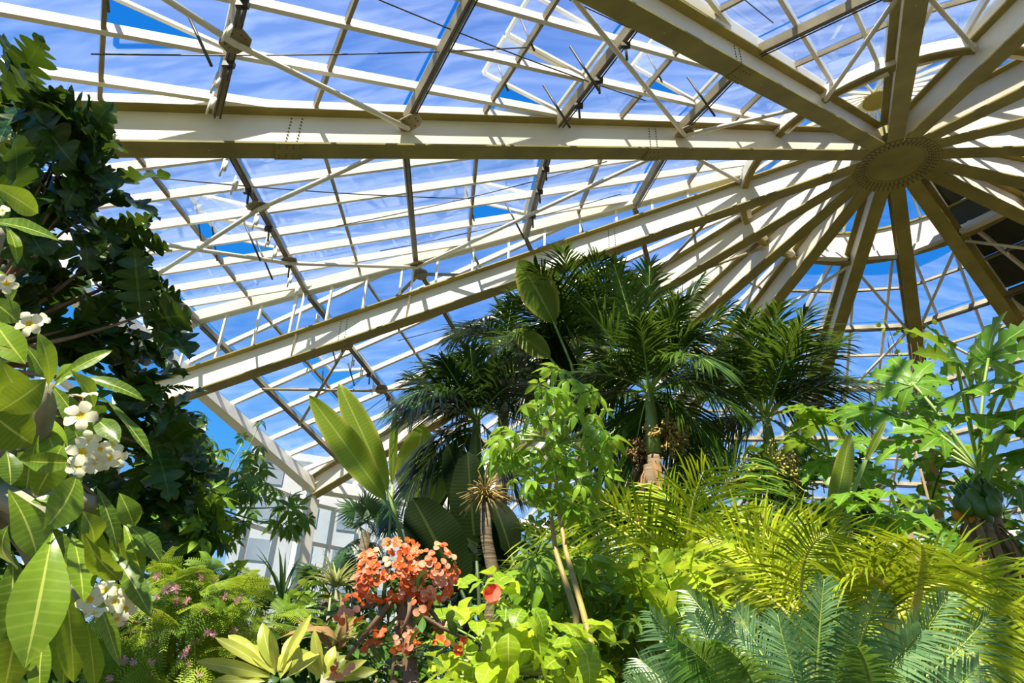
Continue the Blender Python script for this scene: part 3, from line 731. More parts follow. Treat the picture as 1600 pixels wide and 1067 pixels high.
def flower_mesh(kind, seed):
    r = random.Random(seed); m = MB()
    if kind == 'frangipani':
        for k in range(5):
            a = k * 1.2566 + r.uniform(-.1, .1); D = V((math.cos(a), math.sin(a), 0)); Sd = V((-D.y, D.x, 0)); vs = []; fs = []
            for t, w, z in ((.0, .06, -.15), (.25, .22, .02), (.55, .38, .14), (.85, .36, .12), (1.02, .14, .0)):
                for u in (-1, 0, 1): vs.append(D * t + Sd * (u * w + .1 * t) + V((0, 0, z + u * .10 * t)))
            for i in range(4):
                for c in range(2): b = i * 3 + c; fs.append((b, b + 1, b + 4, b + 3))
            m.add(vs, fs[:2], 1, smooth=True); m.add(vs, fs[2:], 0, smooth=True)
        m.tube([V((0, 0, -.1)), V((0, 0, -.7))], .06, 5, 1)
        return m.mesh('flower', [MAT['cream_petal'], MAT['yellow']])
    if kind in ('orange', 'salmon'):
        for k in range(2):
            a = k * math.pi + r.uniform(-.2, .2); D = V((math.cos(a), math.sin(a), 0)); n = 10
            rim = [D * .5 + V((.56 * math.cos(6.283 * i / n), .56 * math.sin(6.283 * i / n), .10 + .10 * math.sin(2 * 6.283 * i / n))) for i in range(n)]
            m.add([D * .35] + rim, [(0, 1 + i, 1 + (i + 1) % n) for i in range(n)], 0, smooth=True)
        m.ball((0, 0, .08), .16, .16, .12, 6, 4, 1)
        m.tube([V((0, 0, 0)), V((0, 0, -.6))], .05, 4, 2)
        return m.mesh('flower', [MAT[kind], MAT['yellow'], MAT['stalk']])
    if kind == 'puff':
        for k in range(34):
            D = rv(1).normalized(); D.z = abs(D.z) * 1.2 - .2; s_ = D.orthogonal().normalized() * .07
            m.add([s_ * .3, s_ * -.3, D - s_, D + s_], [(0, 1, 2, 3)], 0)
        return m.mesh('flower_puff', [MAT['pink']])
    if kind == 'hibiscus':
        for k in range(9):
            a = k * 2.4; D = V((math.cos(a), math.sin(a), .3 + .07 * k)).normalized(); Sd = V((-math.sin(a), math.cos(a), 0)); vs = []; fs = []
            for t, w in ((0, .08), (.35, .34), (.7, .48), (1, .3)):
                for u in (-1, 0, 1): vs.append(D * t + Sd * (u * w) + V((0, 0, .12 * math.sin(u * 3 + k) * t)))
            for i in range(3):
                for c in range(2): b = i * 3 + c; fs.append((b, b + 1, b + 4, b + 3))
            m.add(vs, fs, k % 3 == 0, smooth=True)
        return m.mesh('flower', [MAT['red'], MAT['salmon']])
FL = {k: [flower_mesh(k, i) for i in range(4)] for k in ('frangipani', 'orange', 'salmon', 'puff', 'hibiscus')}
def bloom(kind, root, px, rpx, d, tilt=.6, name='flower'):
    p = at(px[0], px[1], d); n = ((CAM - p).normalized() + rv(tilt)).normalized()
    o = put(FL[kind][rnd.randrange(4)], root, root.location, p, n.cross(rv(1)), n, rpx / FPX * (p - CAM).dot(_F), None, name)
    return o
def fill(meshes, root, poly, cnt, size, d, name='leaf', up=.5, out=None, droop=.2, face=.25):
    """scatter leaves through the volume a crown takes up"""
    cx = sum(p[0] for p in poly) / len(poly); cy = sum(p[1] for p in poly) / len(poly)
    for i in range(cnt):
        px = sample(poly); dd = rnd.uniform(*d); p = at(px[0], px[1], dd)
        o_ = CX * ((px[0] - cx) / 150) - CU * ((px[1] - cy) / 150)
        D = o_ * (.7 if out is None else out) + rv(.9) + V((0, 0, -droop)) + (CAM - p).normalized() * face
        put(rnd.choice(meshes), root, root.location, p, D, V((0, 0, up)) + rv(.5) + (CAM - p).normalized() * .35, rnd.uniform(*size), None, name)
def branches(root, pts, rad, mat='greybark', fork=None, name='branch', tip=.25):
    f = root.location + V((0, 0, 0)) if fork is None else fork
    m = MB()
    for p in pts:
        mid = (f + p) / 2 + V((rnd.uniform(-.1, .1), rnd.uniform(-.1, .1), -.05 * (p - f).length))
        m.tube([q - root.location for q in bez(f, mid, p, 5)], [rad * (1 - (1 - tip) * i / 5) for i in range(6)], 5)
    return m.obj(name, MAT[mat], root)
def trunk(root, top, r0, r1, mat, name='trunk', bend=.15):
    a = root.location + V((0, 0, -.05)); mid = (a + top) / 2 + V((rnd.uniform(-bend, bend), rnd.uniform(-bend, bend), 0))
    return stem(root, bez(a, mid, top, 10), [r0 + (r1 - r0) * i / 10 for i in range(11)], mat, name, 10)

# ------------------------------------------------------------------ palms in the middle
def palm(px, d, tips, label, mat, seed, ll=.55, extra=8, pairs=46):
    ll *= 1.25; shaft = True
    c = at(px[0], px[1], d); root = tag(empty('palm_tree', (c.x, c.y, 0)), label, 'palm', 'feather palms in the middle of the bed')
    low = c - V((0, 0, .75))
    trunk(root, low, .13, .085, 'palmbark', bend=.05)
    if shaft: stem(root, [low + V((0, 0, -.05)), low + V((0, 0, .35)), c + V((0, 0, .05))], [.10, .085, .045], 'shaft', 'crownshaft', 10)
    r = random.Random(seed)
    for i, t in enumerate(tips):
        q = at(t[0], t[1], d + (t[2] if len(t) > 2 else r.uniform(-.9, .7)))
        h = q - c; L = max(h.length, .5)
        mid = c + h * .45 + V((0, 0, .28 * L * (1.0 if h.z < .3 * L else .35)))
        frond(root, c + V((0, 0, .02)), mid, q, mat, 'stalk', pairs, ll * min(1.1, .55 + .3 * L), .033, (60, 22), .22, .5, .16, .018, seed * 31 + i)
    for i in range(extra):
        a = r.uniform(0, 6.283); e = r.uniform(-.1, 1.2); L = r.uniform(1.1, 1.6)
        h = V((math.cos(a) * math.cos(e), math.sin(a) * math.cos(e), math.sin(e))) * L
        frond(root, c, c + h * .55 + V((0, 0, .3 * L)), c + h + V((0, 0, -.25 * L)), mat, 'stalk', pairs - 8, ll * .9, .033, (60, 22), .22, .5, .16, .018, seed * 57 + i)
    return root, c
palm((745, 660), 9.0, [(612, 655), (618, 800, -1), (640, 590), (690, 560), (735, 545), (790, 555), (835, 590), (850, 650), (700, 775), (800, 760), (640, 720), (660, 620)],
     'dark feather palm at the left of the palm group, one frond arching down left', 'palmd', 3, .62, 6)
palm((905, 555), 10.5, [(770, 590), (775, 530), (795, 465), (835, 415), (880, 390), (935, 400), (990, 430), (800, 640), (740, 560), (1000, 500), (850, 440), (960, 410)],
     'tallest feather palm, rising behind the others to the wide sloping girder', 'palm', 4, .65, 5)
pc, cc = palm((1015, 615), 8.6, [(905, 470), (960, 415), (1015, 415), (1095, 440), (1140, 480), (1150, 550), (1150, 640), (885, 590), (900, 660), (950, 740), (1075, 740), (1120, 700), (985, 760), (1000, 500), (1060, 470), (920, 540)],
     'feather palm in the middle with pale crownshaft and brown fruit sprays below', 'palm', 5, .60, 5)
palm((1197, 655), 9.4, [(1075, 590), (1120, 520), (1165, 490), (1215, 480), (1262, 485), (1320, 530), (1365, 600), (1350, 660), (1285, 740), (1100, 690), (1130, 745), (1240, 560), (1165, 560), (1310, 590)],
     'feather palm at the right of the palm group on a pale green stem', 'palm', 6, .62, 4)
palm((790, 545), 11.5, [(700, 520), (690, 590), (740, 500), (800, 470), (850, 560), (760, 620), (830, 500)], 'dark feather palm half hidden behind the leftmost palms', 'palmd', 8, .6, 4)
# brown and yellow fruit sprays hanging under the crowns
def sprays(px, d, rpx, label, mat, seed, dens=70):
    c = at(px[0], px[1], d); R = rpx / FPX * d; r = random.Random(seed); m = MB()
    root = tag(empty('fruit_spray', c), label, 'fruit spray', 'branched palm fruit stalks')
    for i in range(dens):
        D = V((r.gauss(0, 1), r.gauss(0, 1), r.gauss(-.1, .8))).normalized() * R * r.uniform(.6, 1.1)
        p = bez(V((0, 0, .1 * R)), D * .55 + V((0, 0, .25 * R)), D, 4); m.tube(p, .009, 3)
        for k in range(5):
            q = p[2] + (D - p[2]) * r.random() + V((r.uniform(-1, 1), r.uniform(-1, 1), r.uniform(-1, 1))) * R * .13; m.ball(q, .017, .017, .02, 4, 3)
    o = m.obj('twigs', MAT[mat], root); o['kind'] = 'stuff'
    stem(root, [c + V((0, 0, -.05)), c + V((0, .05, .35))], .02, 'stalk', 'stalk')
sprays((1045, 682), 8.4, 42, 'yellow-brown branched fruit stalk hanging under the middle palm', 'husk', 1)
sprays((1000, 705), 8.5, 30, 'brown dry fruit stalk at the left side of the middle palm stem', 'dry', 2)
sprays((1205, 750), 9.0, 60, 'big yellow-green branched fruit stalk below the right palm', 'huskg', 3, 230)

sl = plant('slender_palm', 'slender ringed trunk with a tan fruit tuft, before the shade-dark paddle leaves', 'palm', (757, 785), 5.7)
stem(sl, [sl.location, at(772, 900, 5.7), at(760, 840, 5.7), at(757, 785, 5.7)], [.07, .055, .05, .045], 'palmbark', 'trunk', 10)
m = MB(); rr_ = random.Random(5)
for i in range(170):
    D = V((rr_.gauss(0, 1), rr_.gauss(0, 1), rr_.gauss(.2, .7))).normalized() * .24 * rr_.uniform(.35, 1.1); m.tube(bez(V((0, 0, 0)), D * .5 + V((0, 0, .08)), D, 3), .005, 3)
m.obj('twigs', MAT['husk'], sl, at(757, 780, 5.7) - sl.location)['kind'] = 'stuff'

# ------------------------------------------------------------------ giant paddle leaved plants
def paddles(label, leaves, foot, name='bird_of_paradise'):
    root = plant(name, label, 'plant', foot[:2], foot[2], 'giant paddle leaved plants')
    base = root.location + V((0, 0, .1))
    for (b, t, w, d, key, v) in leaves:
        pxleaf(key, root, b, t, w, d, d + .1, .25, v)
        p = at(b[0], b[1], d); q = at(t[0], t[1], d + .1); c = p - (q - p).normalized() * (p - base).length * .35
        pts = bez(p + (q - p) * .02, c, base + rv(.08) * 1., 7); pts[-1].z = 0
        stem(root, pts, [.016 + .022 * i / 7 for i in range(8)], 'stalk' if key == 'ban' else 'dstalk', 'petiole')
paddles('paddle leaved plant with two tall ribbed leaves leaning left before the glass', [((603, 782), (482, 614), 47, 7.5, 'ban', 0), ((606, 768), (528, 590), 44, 7.7, 'ban', 1), ((613, 760), (617, 635), 14, 7.9, 'ban', 0)], (606, 900, 7.7))
paddles('paddle leaved plant with pale lit leaves behind the dark left palm', [((640, 790), (662, 655), 62, 9.4, 'ban', 1), ((668, 800), (692, 712), 46, 9.2, 'ban', 2)], (655, 900, 9.4))
paddles('paddle leaved plant with huge shade-dark leaves beside the orange flowers', [((722, 925), (645, 775), 88, 6.0, 'ban_shade', 0), ((745, 880), (728, 700), 66, 6.4, 'ban_shade', 1), ((800, 870), (772, 775), 52, 6.6, 'ban_shade', 2), ((795, 880), (725, 838), 30, 5.9, 'ban_shade', 1), ((765, 890), (700, 690), 60, 6.7, 'ban_shade', 0)], (745, 960, 6.3))
paddles('paddle leaved plant with one broad leaf tip above the palms', [((866, 505), (812, 402), 58, 9.8, 'ban', 0), ((860, 560), (800, 510), 36, 9.8, 'ban', 1), ((905, 640), (845, 500), 50, 10.2, 'ban_shade', 0)], (880, 900, 10))
paddles('narrow rolled new leaf standing upright beside the papaya', [((1296, 830), (1332, 668), 30, 5.6, 'ban', 1), ((1352, 720), (1385, 655), 12, 5.8, 'ban', 0)], (1296, 960, 5.6), 'paddle_shoot')

# ------------------------------------------------------------------ bright umbrella-leaved climbers
def umbrella(label, poly, cnt, d, canes, meshes=UMBD, size=(.16, .26), foot=None, name='umbrella_tree', cmat='cane', rad=.03, group='umbrella leaved shrubs'):
    root = plant(name, label, 'shrub', foot[:2], foot[2], group)
    fill(meshes, root, poly, cnt, size, d, 'compound_leaf', up=1.2, droop=.3)
    for cn in canes:
        pts = [at(*p) for p in cn]; pts.append(V((pts[-1].x, pts[-1].y, 0))) if pts[-1].z > .3 else None
        stem(root, pts, [rad * (.45 + .55 * i / (len(pts) - 1)) for i in range(len(pts))], cmat, 'cane', 8)
    tips = [at(*sample(poly), sum(d) / 2) for i in range(16)]
    branches(root, tips, .012, 'stalk', at(*canes[0][0]), 'twigs')
    return root
umbrella('tall umbrella tree with drooping bright leaflets on a leaning tan cane', [(862, 570), (925, 590), (960, 640), (960, 720), (930, 790), (870, 810), (800, 780), (760, 735), (770, 680), (810, 640), (830, 600)], 110, (3.1, 3.8),
         [[(878, 690, 3.45), (868, 765, 3.4), (884, 860, 3.2), (912, 960, 2.9), (942, 1075, 2.7)], [(862, 700, 3.5), (858, 780, 3.45), (868, 860, 3.3), (900, 960, 3.1)]], foot=(944, 1090, 2.7), size=(.07, .12), rad=.017)
umbrella('low umbrella shrub with pale leaflets in front of the golden palm', [(820, 870), (900, 860), (985, 880), (1010, 920), (990, 990), (900, 1010), (800, 990), (790, 930)], 100, (3.6, 4.5),
         [[(900, 900, 4), (905, 990, 4), (915, 1090, 4)]], UMB + UMBD, (.12, .2), (915, 1100, 4), rad=.02)

# ------------------------------------------------------------------ papaya trees at the right
def papaya(label, crown, d, leaves, top, fruits, ripe, seed):
    c = at(crown[0], crown[1], d); root = tag(empty('papaya_tree', (c.x, c.y, 0)), label, 'tree', 'papaya trees')
    trunk(root, c + V((0, 0, -.02)), .10, .05, 'bark')
    for i, (x, y, w) in enumerate(leaves):
        p = at(x, y, d + rnd.uniform(-.8, .6)); h = p - c; L = w / FPX * d * .5
        D = h.normalized() + V((0, 0, -.35)) + rv(.25)
        put(PAP[i % 5], root, root.location, p, D, V((0, 0, 1)) + (CAM - p).normalized() * .65 + rv(.3), L)
        stem(root, bez(c, c + h * .5 + V((0, 0, .12 * h.length)), p, 6), .012, 'stalk', 'petiole', 5)
    for (x, y, r_) in fruits:
        p = at(x, y, d - .35 + rnd.uniform(-.1, .1)); R = .66 * r_ / FPX * d
        m = MB(); m.ball((0, 0, 0), R * .85, R * .85, R * 1.25, 10, 8); m.tube([V((0, 0, R)), V((0, .05, R + .08))], .012, 4)
        m.obj('fruit', MAT['fruito' if (x, y) in ripe else 'fruit'], root, p - root.location)
    return root
papaya('papaya tree at the right with dark green fruits and one orange fruit', (1530, 735), 6.0,
       [(1348, 640, 120), (1425, 598, 130), (1495, 566, 135), (1545, 560, 150), (1390, 645, 130), (1540, 650, 140), (1585, 595, 140), (1510, 608, 120), (1575, 668, 150), (1453, 632, 130), (1440, 716, 110), (1570, 710, 120), (1530, 745, 90), (1590, 756, 110), (1470, 680, 120), (1600, 640, 150), (1415, 690, 110), (1500, 700, 100), (1620, 700, 130)], None,
       [(1505, 770, 15), (1525, 762, 15), (1545, 770, 15), (1512, 790, 16), (1532, 792, 17), (1552, 790, 16), (1520, 778, 15), (1540, 808, 14), (1520, 808, 15), (1556, 775, 13), (1500, 786, 13), (1497, 803, 13)], [(1520, 808), (1497, 803)], 1)
papaya('smaller papaya tree in front of the large one, with low spreading leaves', (1412, 830), 5.2,
       [(1355, 785, 90), (1411, 800, 110), (1456, 815, 110), (1330, 770, 80), (1380, 815, 80), (1440, 780, 90), (1390, 770, 90), (1470, 850, 90)], None, [], [], 2)
papaya('papaya seedling behind the right palm with dark leaves', (1300, 720), 7.2, [(1285, 660, 110), (1330, 690, 90), (1255, 690, 90), (1290, 720, 100), (1340, 735, 90), (1265, 640, 80)], None, [], [], 3)
# thin twiggy climber by the far glazing
root = plant('twiggy_climber', 'thin nearly bare twigs with tiny yellow leaves before the far glazing', 'shrub', (1425, 700), 8)
tp = [at(1400 + rnd.uniform(-20, 60), rnd.uniform(505, 640), 8 + rnd.uniform(-.2, .2)) for i in range(16)]
branches(root, tp, .009, 'bark', at(1425, 680, 8), 'twigs')
stem(root, [at(1425, 680, 8), V((root.location.x, root.location.y, 0))], [.01, .03], 'bark')
for p in tp:
    for j in range(2): put(LEAF['lime'][j], root, root.location, p + rv(.12), rv(1), V((0, 0, 1)) + rv(.5), .07)

# ------------------------------------------------------------------ golden feather palms and cycads
def clump(name, label, cat, foot, fr, mat, rmat, d, group, **kw):
    root = plant(name, label, cat, (foot[0], foot[1]), foot[2], group)
    for i, f in enumerate(fr):
        b, c, t = f[:3]; dd = f[3] if len(f) > 3 else d; d2 = dd + (f[4] if len(f) > 4 else rnd.uniform(-.4, .4))
        mt = f[5] if len(f) > 5 else mat
        pl = kw.get('plane')
        P0, P1, P2 = at(b[0], b[1], dd), at(c[0], c[1], (dd + d2) / 2), at(t[0], t[1], d2)
        k2 = {k: v for k, v in kw.items() if k != 'plane'}
        frond(root, P0, P1, P2, mt, rmat, seed=hash((foot[0], i)) % 9999, plane=((P2 - P0).cross(CAM - P1).normalized() + rv(.25)) if pl else None, **k2)
        stem(root, [P0, (P0 + root.location) / 2 + rv(.05), root.location + rv(.08) + V((0, 0, .0))], [.014, .018, .022], rmat, 'stalk', 5)
    return root
clump('areca_palm', 'golden feather palm clump in the centre, lit yellow by the sun', 'palm', (1130, 1020, 5.0),
      [((1090, 960), (1090, 800), (1165, 715)), ((1080, 970), (1060, 820), (1100, 735)), ((1100, 980), (990, 800), (880, 800)), ((1110, 960), (1040, 830), (925, 775)), ((1090, 990), (1000, 880), (830, 835)), ((1075, 985), (960, 900), (800, 900)),
       ((1110, 980), (1100, 860), (1030, 760)), ((1140, 960), (1190, 840), (1280, 830)), ((1130, 970), (1140, 850), (1180, 815)), ((1150, 980), (1220, 850), (1330, 830)), ((1120, 990), (1180, 880), (1300, 900)), ((1150, 1000), (1110, 900), (1000, 880)), ((1130, 990), (1080, 890), (960, 850)), ((1160, 980), (1230, 900), (1270, 960))],
      'areca', 'ystalk', 5.0, 'golden feather palms', pairs=30, ll=.66, lw=.017, ang=(62, 28), vee=.3, droop=.45, rr=.02, plane=True)
clump('areca_palm', 'second golden feather palm, right of centre behind the cycads', 'palm', (1260, 1020, 4.6),
      [((1255, 960), (1240, 850), (1300, 830)), ((1250, 970), (1190, 850), (1100, 840)), ((1270, 980), (1330, 870), (1420, 900)), ((1250, 990), (1200, 900), (1120, 920)), ((1260, 990), (1230, 900), (1180, 800)), ((1275, 1000), (1310, 920), (1390, 960))],
      'areca', 'ystalk', 4.6, 'golden feather palms', pairs=28, ll=.58, lw=.016, ang=(62, 28), vee=.3, droop=.4, rr=.013, plane=True)
clump('areca_palm', 'large golden frond palm arching down at the right edge', 'palm', (1400, 1040, 3.9),
      [((1385, 985), (1470, 860), (1625, 1075)), ((1380, 990), (1430, 890), (1540, 920)), ((1395, 1000), (1480, 900), (1640, 960)), ((1395, 985), (1400, 880), (1320, 900)), ((1420, 990), (1450, 880), (1440, 850)), ((1410, 1010), (1500, 960), (1560, 1080)), ((1400, 1000), (1350, 900), (1280, 930)), ((1450, 1060), (1500, 1000), (1600, 1050))],
      'areca', 'ystalk', 3.9, 'golden feather palms', pairs=32, ll=.54, lw=.015, ang=(62, 28), vee=.25, droop=.4, rr=.026, plane=True)
clump('areca_palm', 'golden feather palm at far right between papaya trunk and edge', 'palm', (1560, 1030, 5.2),
      [((1550, 1010), (1540, 940), (1470, 920)), ((1555, 1010), (1580, 940), (1630, 930)), ((1550, 1010), (1500, 900), (1440, 930)), ((1560, 1010), (1600, 930), (1650, 960))], 'areca', 'ystalk', 5.2, 'golden feather palms', pairs=30, ll=.44, lw=.016, plane=True)
clump('cycad', 'blue-green cycad in front, stiff fronds standing upright', 'cycad', (1270, 1140, 3.0),
      [((1275, 1110), (1278, 1000), (1288, 905)), ((1240, 1110), (1150, 1020), (1072, 922)), ((1250, 1110), (1190, 1030), (1150, 950)), ((1310, 1110), (1340, 1010), (1375, 925)), ((1330, 1115), (1430, 1020), (1482, 930)), ((1345, 1120), (1480, 1050), (1545, 960)), ((1300, 1110), (1400, 1040), (1440, 985)), ((1265, 1120), (1230, 1040), (1215, 960)), ((1290, 1110), (1320, 1040), (1330, 960)), ((1340, 1130), (1470, 1110), (1530, 1040))],
      'cyc', 'stalk', 3.0, 'cycads along the front of the bed', pairs=40, ll=.19, lw=.0085, ang=(70, 32), vee=.5, droop=.25, start=.05, rr=.008, tipk=.3, plane=True, jit=.06)
clump('cycad', 'left cycad in front with fronds leaning left, green below', 'cycad', (1120, 1150, 2.8),
      [((1130, 1120), (1080, 1040), (1015, 955)), ((1120, 1120), (1050, 1080), (1000, 1030)), ((1160, 1120), (1120, 1030), (1085, 960)), ((1150, 1130), (1080, 1040), (1110, 1000), 2.7, -.2, 'cycg'), ((1180, 1130), (1120, 1040), (1060, 1000), 2.6, -.2, 'cycg'), ((1190, 1130), (1180, 1040), (1130, 1010), 2.6, -.2, 'cycg'), ((1360, 1130), (1370, 1060), (1340, 1010), 2.6, -.2, 'cycg'), ((1110, 1130), (1030, 1090), (985, 1070))],
      'cyc', 'stalk', 2.8, 'cycads along the front of the bed', pairs=40, ll=.17, lw=.0085, ang=(70, 32), vee=.5, droop=.25, start=.05, rr=.008, tipk=.3, plane=True, jit=.06)

# ------------------------------------------------------------------ frangipani in the left foreground
root = plant('frangipani_tree', 'frangipani branch hanging into the left foreground, big leaves and cream flowers', 'tree', (-260, 1000), 1.5)
PL = [((82, 830), (45, 1030), 80, 1.25, 'plum'), ((119, 742), (95, 818), 58, 1.3, 'plumw'), ((12, 765), (74, 870), 60, 1.45, 'plum'), ((14, 820), (-12, 900), 70, 1.3, 'plum'), ((130, 832), (184, 924), 42, 1.3, 'plum'), ((112, 832), (138, 932), 44, 1.4, 'plum'),
      ((186, 770), (215, 824), 36, 1.5, 'plumw'), ((196, 818), (258, 870), 34, 1.5, 'plum'), ((172, 858), (238, 953), 32, 1.45, 'plum'), ((192, 815), (226, 898), 26, 1.55, 'plum'), ((128, 798), (160, 852), 42, 1.45, 'plumw'), ((146, 915), (190, 1042), 22, 1.4, 'plum'),
      ((100, 900), (122, 1075), 42, 1.45, 'plum'), ((136, 970), (152, 1080), 30, 1.5, 'plum'), ((32, 950), (5, 1095), 54, 1.5, 'plum'), ((72, 985), (52, 1085), 36, 1.55, 'plum'), ((20, 860), (18, 1030), 56, 1.6, 'plum'), ((72, 592), (2, 646), 56, 1.35, 'plumw'),
      ((75, 607), (78, 522), 32, 1.5, 'plum'), ((84, 596), (174, 541), 22, 1.45, 'plum'), ((112, 590), (231, 607), 24, 1.45, 'plum'), ((110, 578), (162, 634), 36, 1.35, 'plum'), ((162, 622), (245, 710), 24, 1.45, 'plum'), ((38, 538), (77, 588), 30, 1.55, 'plum'),
      ((-20, 640), (45, 695), 70, 1.5, 'plum'), ((-20, 465), (32, 502), 44, 1.3, 'plumw'), ((-30, 345), (98, 362), 42, 1.2, 'plum'), ((-20, 285), (72, 335), 40, 1.3, 'plum'), ((8, 352), (36, 400), 20, 1.25, 'plum'), ((146, 652), (184, 682), 32, 1.4, 'plumw'),
      ((32, 720), (102, 724), 32, 1.4, 'plumw'), ((48, 784), (86, 780), 24, 1.4, 'plumw'), ((10, 705), (20, 748), 34, 1.4, 'plum'), ((60, 680), (30, 790), 50, 1.6, 'plum'), ((100, 690), (60, 770), 50, 1.6, 'plum'), ((40, 600), (20, 720), 60, 1.7, 'plum'), ((60, 810), (110, 900), 46, 1.6, 'plum'),
      ((20, 780), (50, 860), 46, 1.7, 'plum'), ((100, 760), (160, 830), 36, 1.65, 'plum'), ((120, 790), (170, 900), 34, 1.65, 'plum'), ((80, 600), (150, 690), 34, 1.6, 'plum'), ((0, 560), (40, 640), 50, 1.7, 'plum'), ((-10, 500), (30, 560), 46, 1.6, 'plum'), ((60, 860), (90, 980), 46, 1.7, 'plum'), ((0, 660), (10, 760), 60, 1.7, 'plum'),
      ((150, 760), (190, 850), 26, 1.6, 'plum'), ((165, 790), (205, 900), 28, 1.65, 'plum'), ((85, 605), (120, 560), 22, 1.55, 'plum'), ((-5, 420), (30, 470), 34, 1.5, 'plum'), ((100, 640), (140, 720), 34, 1.7, 'plum'), ((60, 640), (90, 720), 44, 1.7, 'plum'),
      ((-15, 900), (10, 1010), 60, 1.7, 'plum'), ((40, 900), (60, 1060), 50, 1.75, 'plum'), ((110, 930), (95, 1070), 40, 1.7, 'plum'), ((160, 880), (185, 980), 26, 1.7, 'plum')]
for b, t, w, d, key in PL: pxleaf(key, root, b, t, w, d, d + rnd.uniform(-.12, .05), .55)
for x, y, r_, d in [(129, 618, 20, 1.3), (126, 650, 24, 1.25), (129, 706, 24, 1.3), (157, 702, 20, 1.32), (170, 716, 18, 1.3), (176, 694, 18, 1.35), (122, 728, 18, 1.35), (183, 715, 16, 1.4), (148, 722, 18, 1.3), (140, 690, 18, 1.38),
                    (164, 922, 18, 1.4), (140, 937, 20, 1.35), (149, 958, 17, 1.38), (203, 930, 18, 1.4), (197, 950, 18, 1.4), (182, 968, 15, 1.42), (180, 940, 16, 1.42), (10, 443, 16, 1.3), (46, 506, 20, 1.35), (3, 330, 12, 1.25), (62, 500, 14, 1.4)]:
    bloom('frangipani', root, (x, y), r_, d, .7)
f0 = at(-30, 760, 1.75)
stem(root, [root.location + V((0, 0, -.05)), root.location + V((.05, 0, .7)), f0], [.07, .06, .045], 'greybark', 'trunk', 10)
branches(root, [at(70, 600, 1.6), at(110, 770, 1.55), at(80, 820, 1.55), at(20, 700, 1.65), at(150, 790, 1.6), at(-5, 500, 1.6), at(-10, 360, 1.4), at(130, 940, 1.5), at(60, 900, 1.7)], .03, 'greybark', f0, 'branch', .6)
for i in range(2): put(LEAF['dry'][i], root, root.location, at(5 + 12 * i, 545, 1.3), rv(1), V((0, 0, 1)), .05)

# ------------------------------------------------------------------ dark lobed-leaf tree behind it
root = plant('breadfruit_tree', 'dark tree with deeply lobed leaves filling the upper left', 'tree', (-150, 700), 4.6)
clus = [(30, 300), (65, 350), (40, 400), (85, 470), (60, 300), (30, 120), (60, 150), (100, 175), (130, 200), (150, 240), (110, 250), (160, 280), (150, 330), (90, 320), (200, 370), (235, 420), (190, 440), (255, 480), (210, 500), (150, 400), (190, 550), (225, 590), (150, 500), (230, 650), (265, 690), (190, 690), (280, 640), (215, 740), (250, 760), (20, 180), (120, 560), (300, 720), (235, 810), (20, 260), (60, 460)]
cp = []
for (x, y) in clus:
    c = at(x - 25, y + 10, rnd.uniform(4.2, 5.2)); cp.append(c)
    for j in range(6):
        a = rnd.uniform(-1.1, 1.1) if j < 5 else rnd.uniform(-3.1, 3.1); D = CX * math.cos(a) + CU * math.sin(a) + _F * rnd.uniform(-.7, .5) + V((0, 0, -.1))
        put(LEAF['bread'][j % 5], root, root.location, c + rv(.06), D, V((0, 0, 1)) + rv(.7) + (CAM - c).normalized() * .5, rnd.uniform(.28, .44))
f0 = at(-90, 560, 4.7)
stem(root, [root.location, (root.location + f0) / 2, f0], [.12, .1, .08], 'bark', 'trunk', 10)
branches(root, cp, .022, 'bark', f0)
for j, (b, c_, t) in enumerate([((225, 625), (262, 598), (300, 605))]):     # one feathery spray across the girder end
    frond(root, at(*b, 4.4), at(*c_, 4.4), at(*t, 4.4), 'bush', 'stalk', 18, .07, .018, seed=77, vee=.1, start=.05, rr=.005)

# ------------------------------------------------------------------ airy umbrella-leaved tree left of centre
root = umbrella('airy tree with small hand-shaped leaves in front of the lower left glazing', [(318, 640), (335, 690), (370, 720), (380, 660), (425, 660), (430, 700), (410, 735), (460, 780), (490, 820), (450, 835), (390, 800), (365, 850), (330, 860), (290, 860), (270, 800), (300, 730)], 130, (6.4, 7.4),
         [[(330, 790, 6.9), (310, 900, 6.9), (300, 1000, 6.9)]], UMB, (.11, .18), (290, 1000, 6.9), cmat='bark')
umbrella('yellow-green leafy tree in shade between frangipani and the glazing', [(230, 650), (300, 660), (340, 720), (350, 800), (330, 870), (260, 900), (230, 860), (210, 760)], 130, (5.6, 6.4),
         [[(270, 780, 6), (262, 900, 6), (262, 1060, 6)]], UMBD + BUSHU, (.14, .24), (262, 1060, 6), cmat='bark')

# ------------------------------------------------------------------ pink powder-puff shrub
root = plant('powder_puff_shrub', 'feathery shrub with small pink puff flowers at lower left', 'shrub', (265, 1080), 3.6)
poly = [(170, 960), (230, 905), (300, 895), (350, 915), (440, 955), (450, 975), (400, 1000), (330, 1040), (310, 1080), (150, 1080)]
fill(FEA, root, poly, 290, (.12, .2), (3.2, 4.0), 'feathery_leaf', up=1.6, droop=.25)
for i in range(34):
    x, y = sample(poly); bloom('puff', root, (x, y - 6), rnd.uniform(5, 8), rnd.uniform(3.1, 3.3), .5, 'flower_puff')
t0 = at(262, 980, 3.7); stem(root, [root.location, t0], [.075, .05], 'bark', 'trunk', 10)
branches(root, [at(*sample(poly), 3.6) for i in range(18)], .02, 'bark', t0)

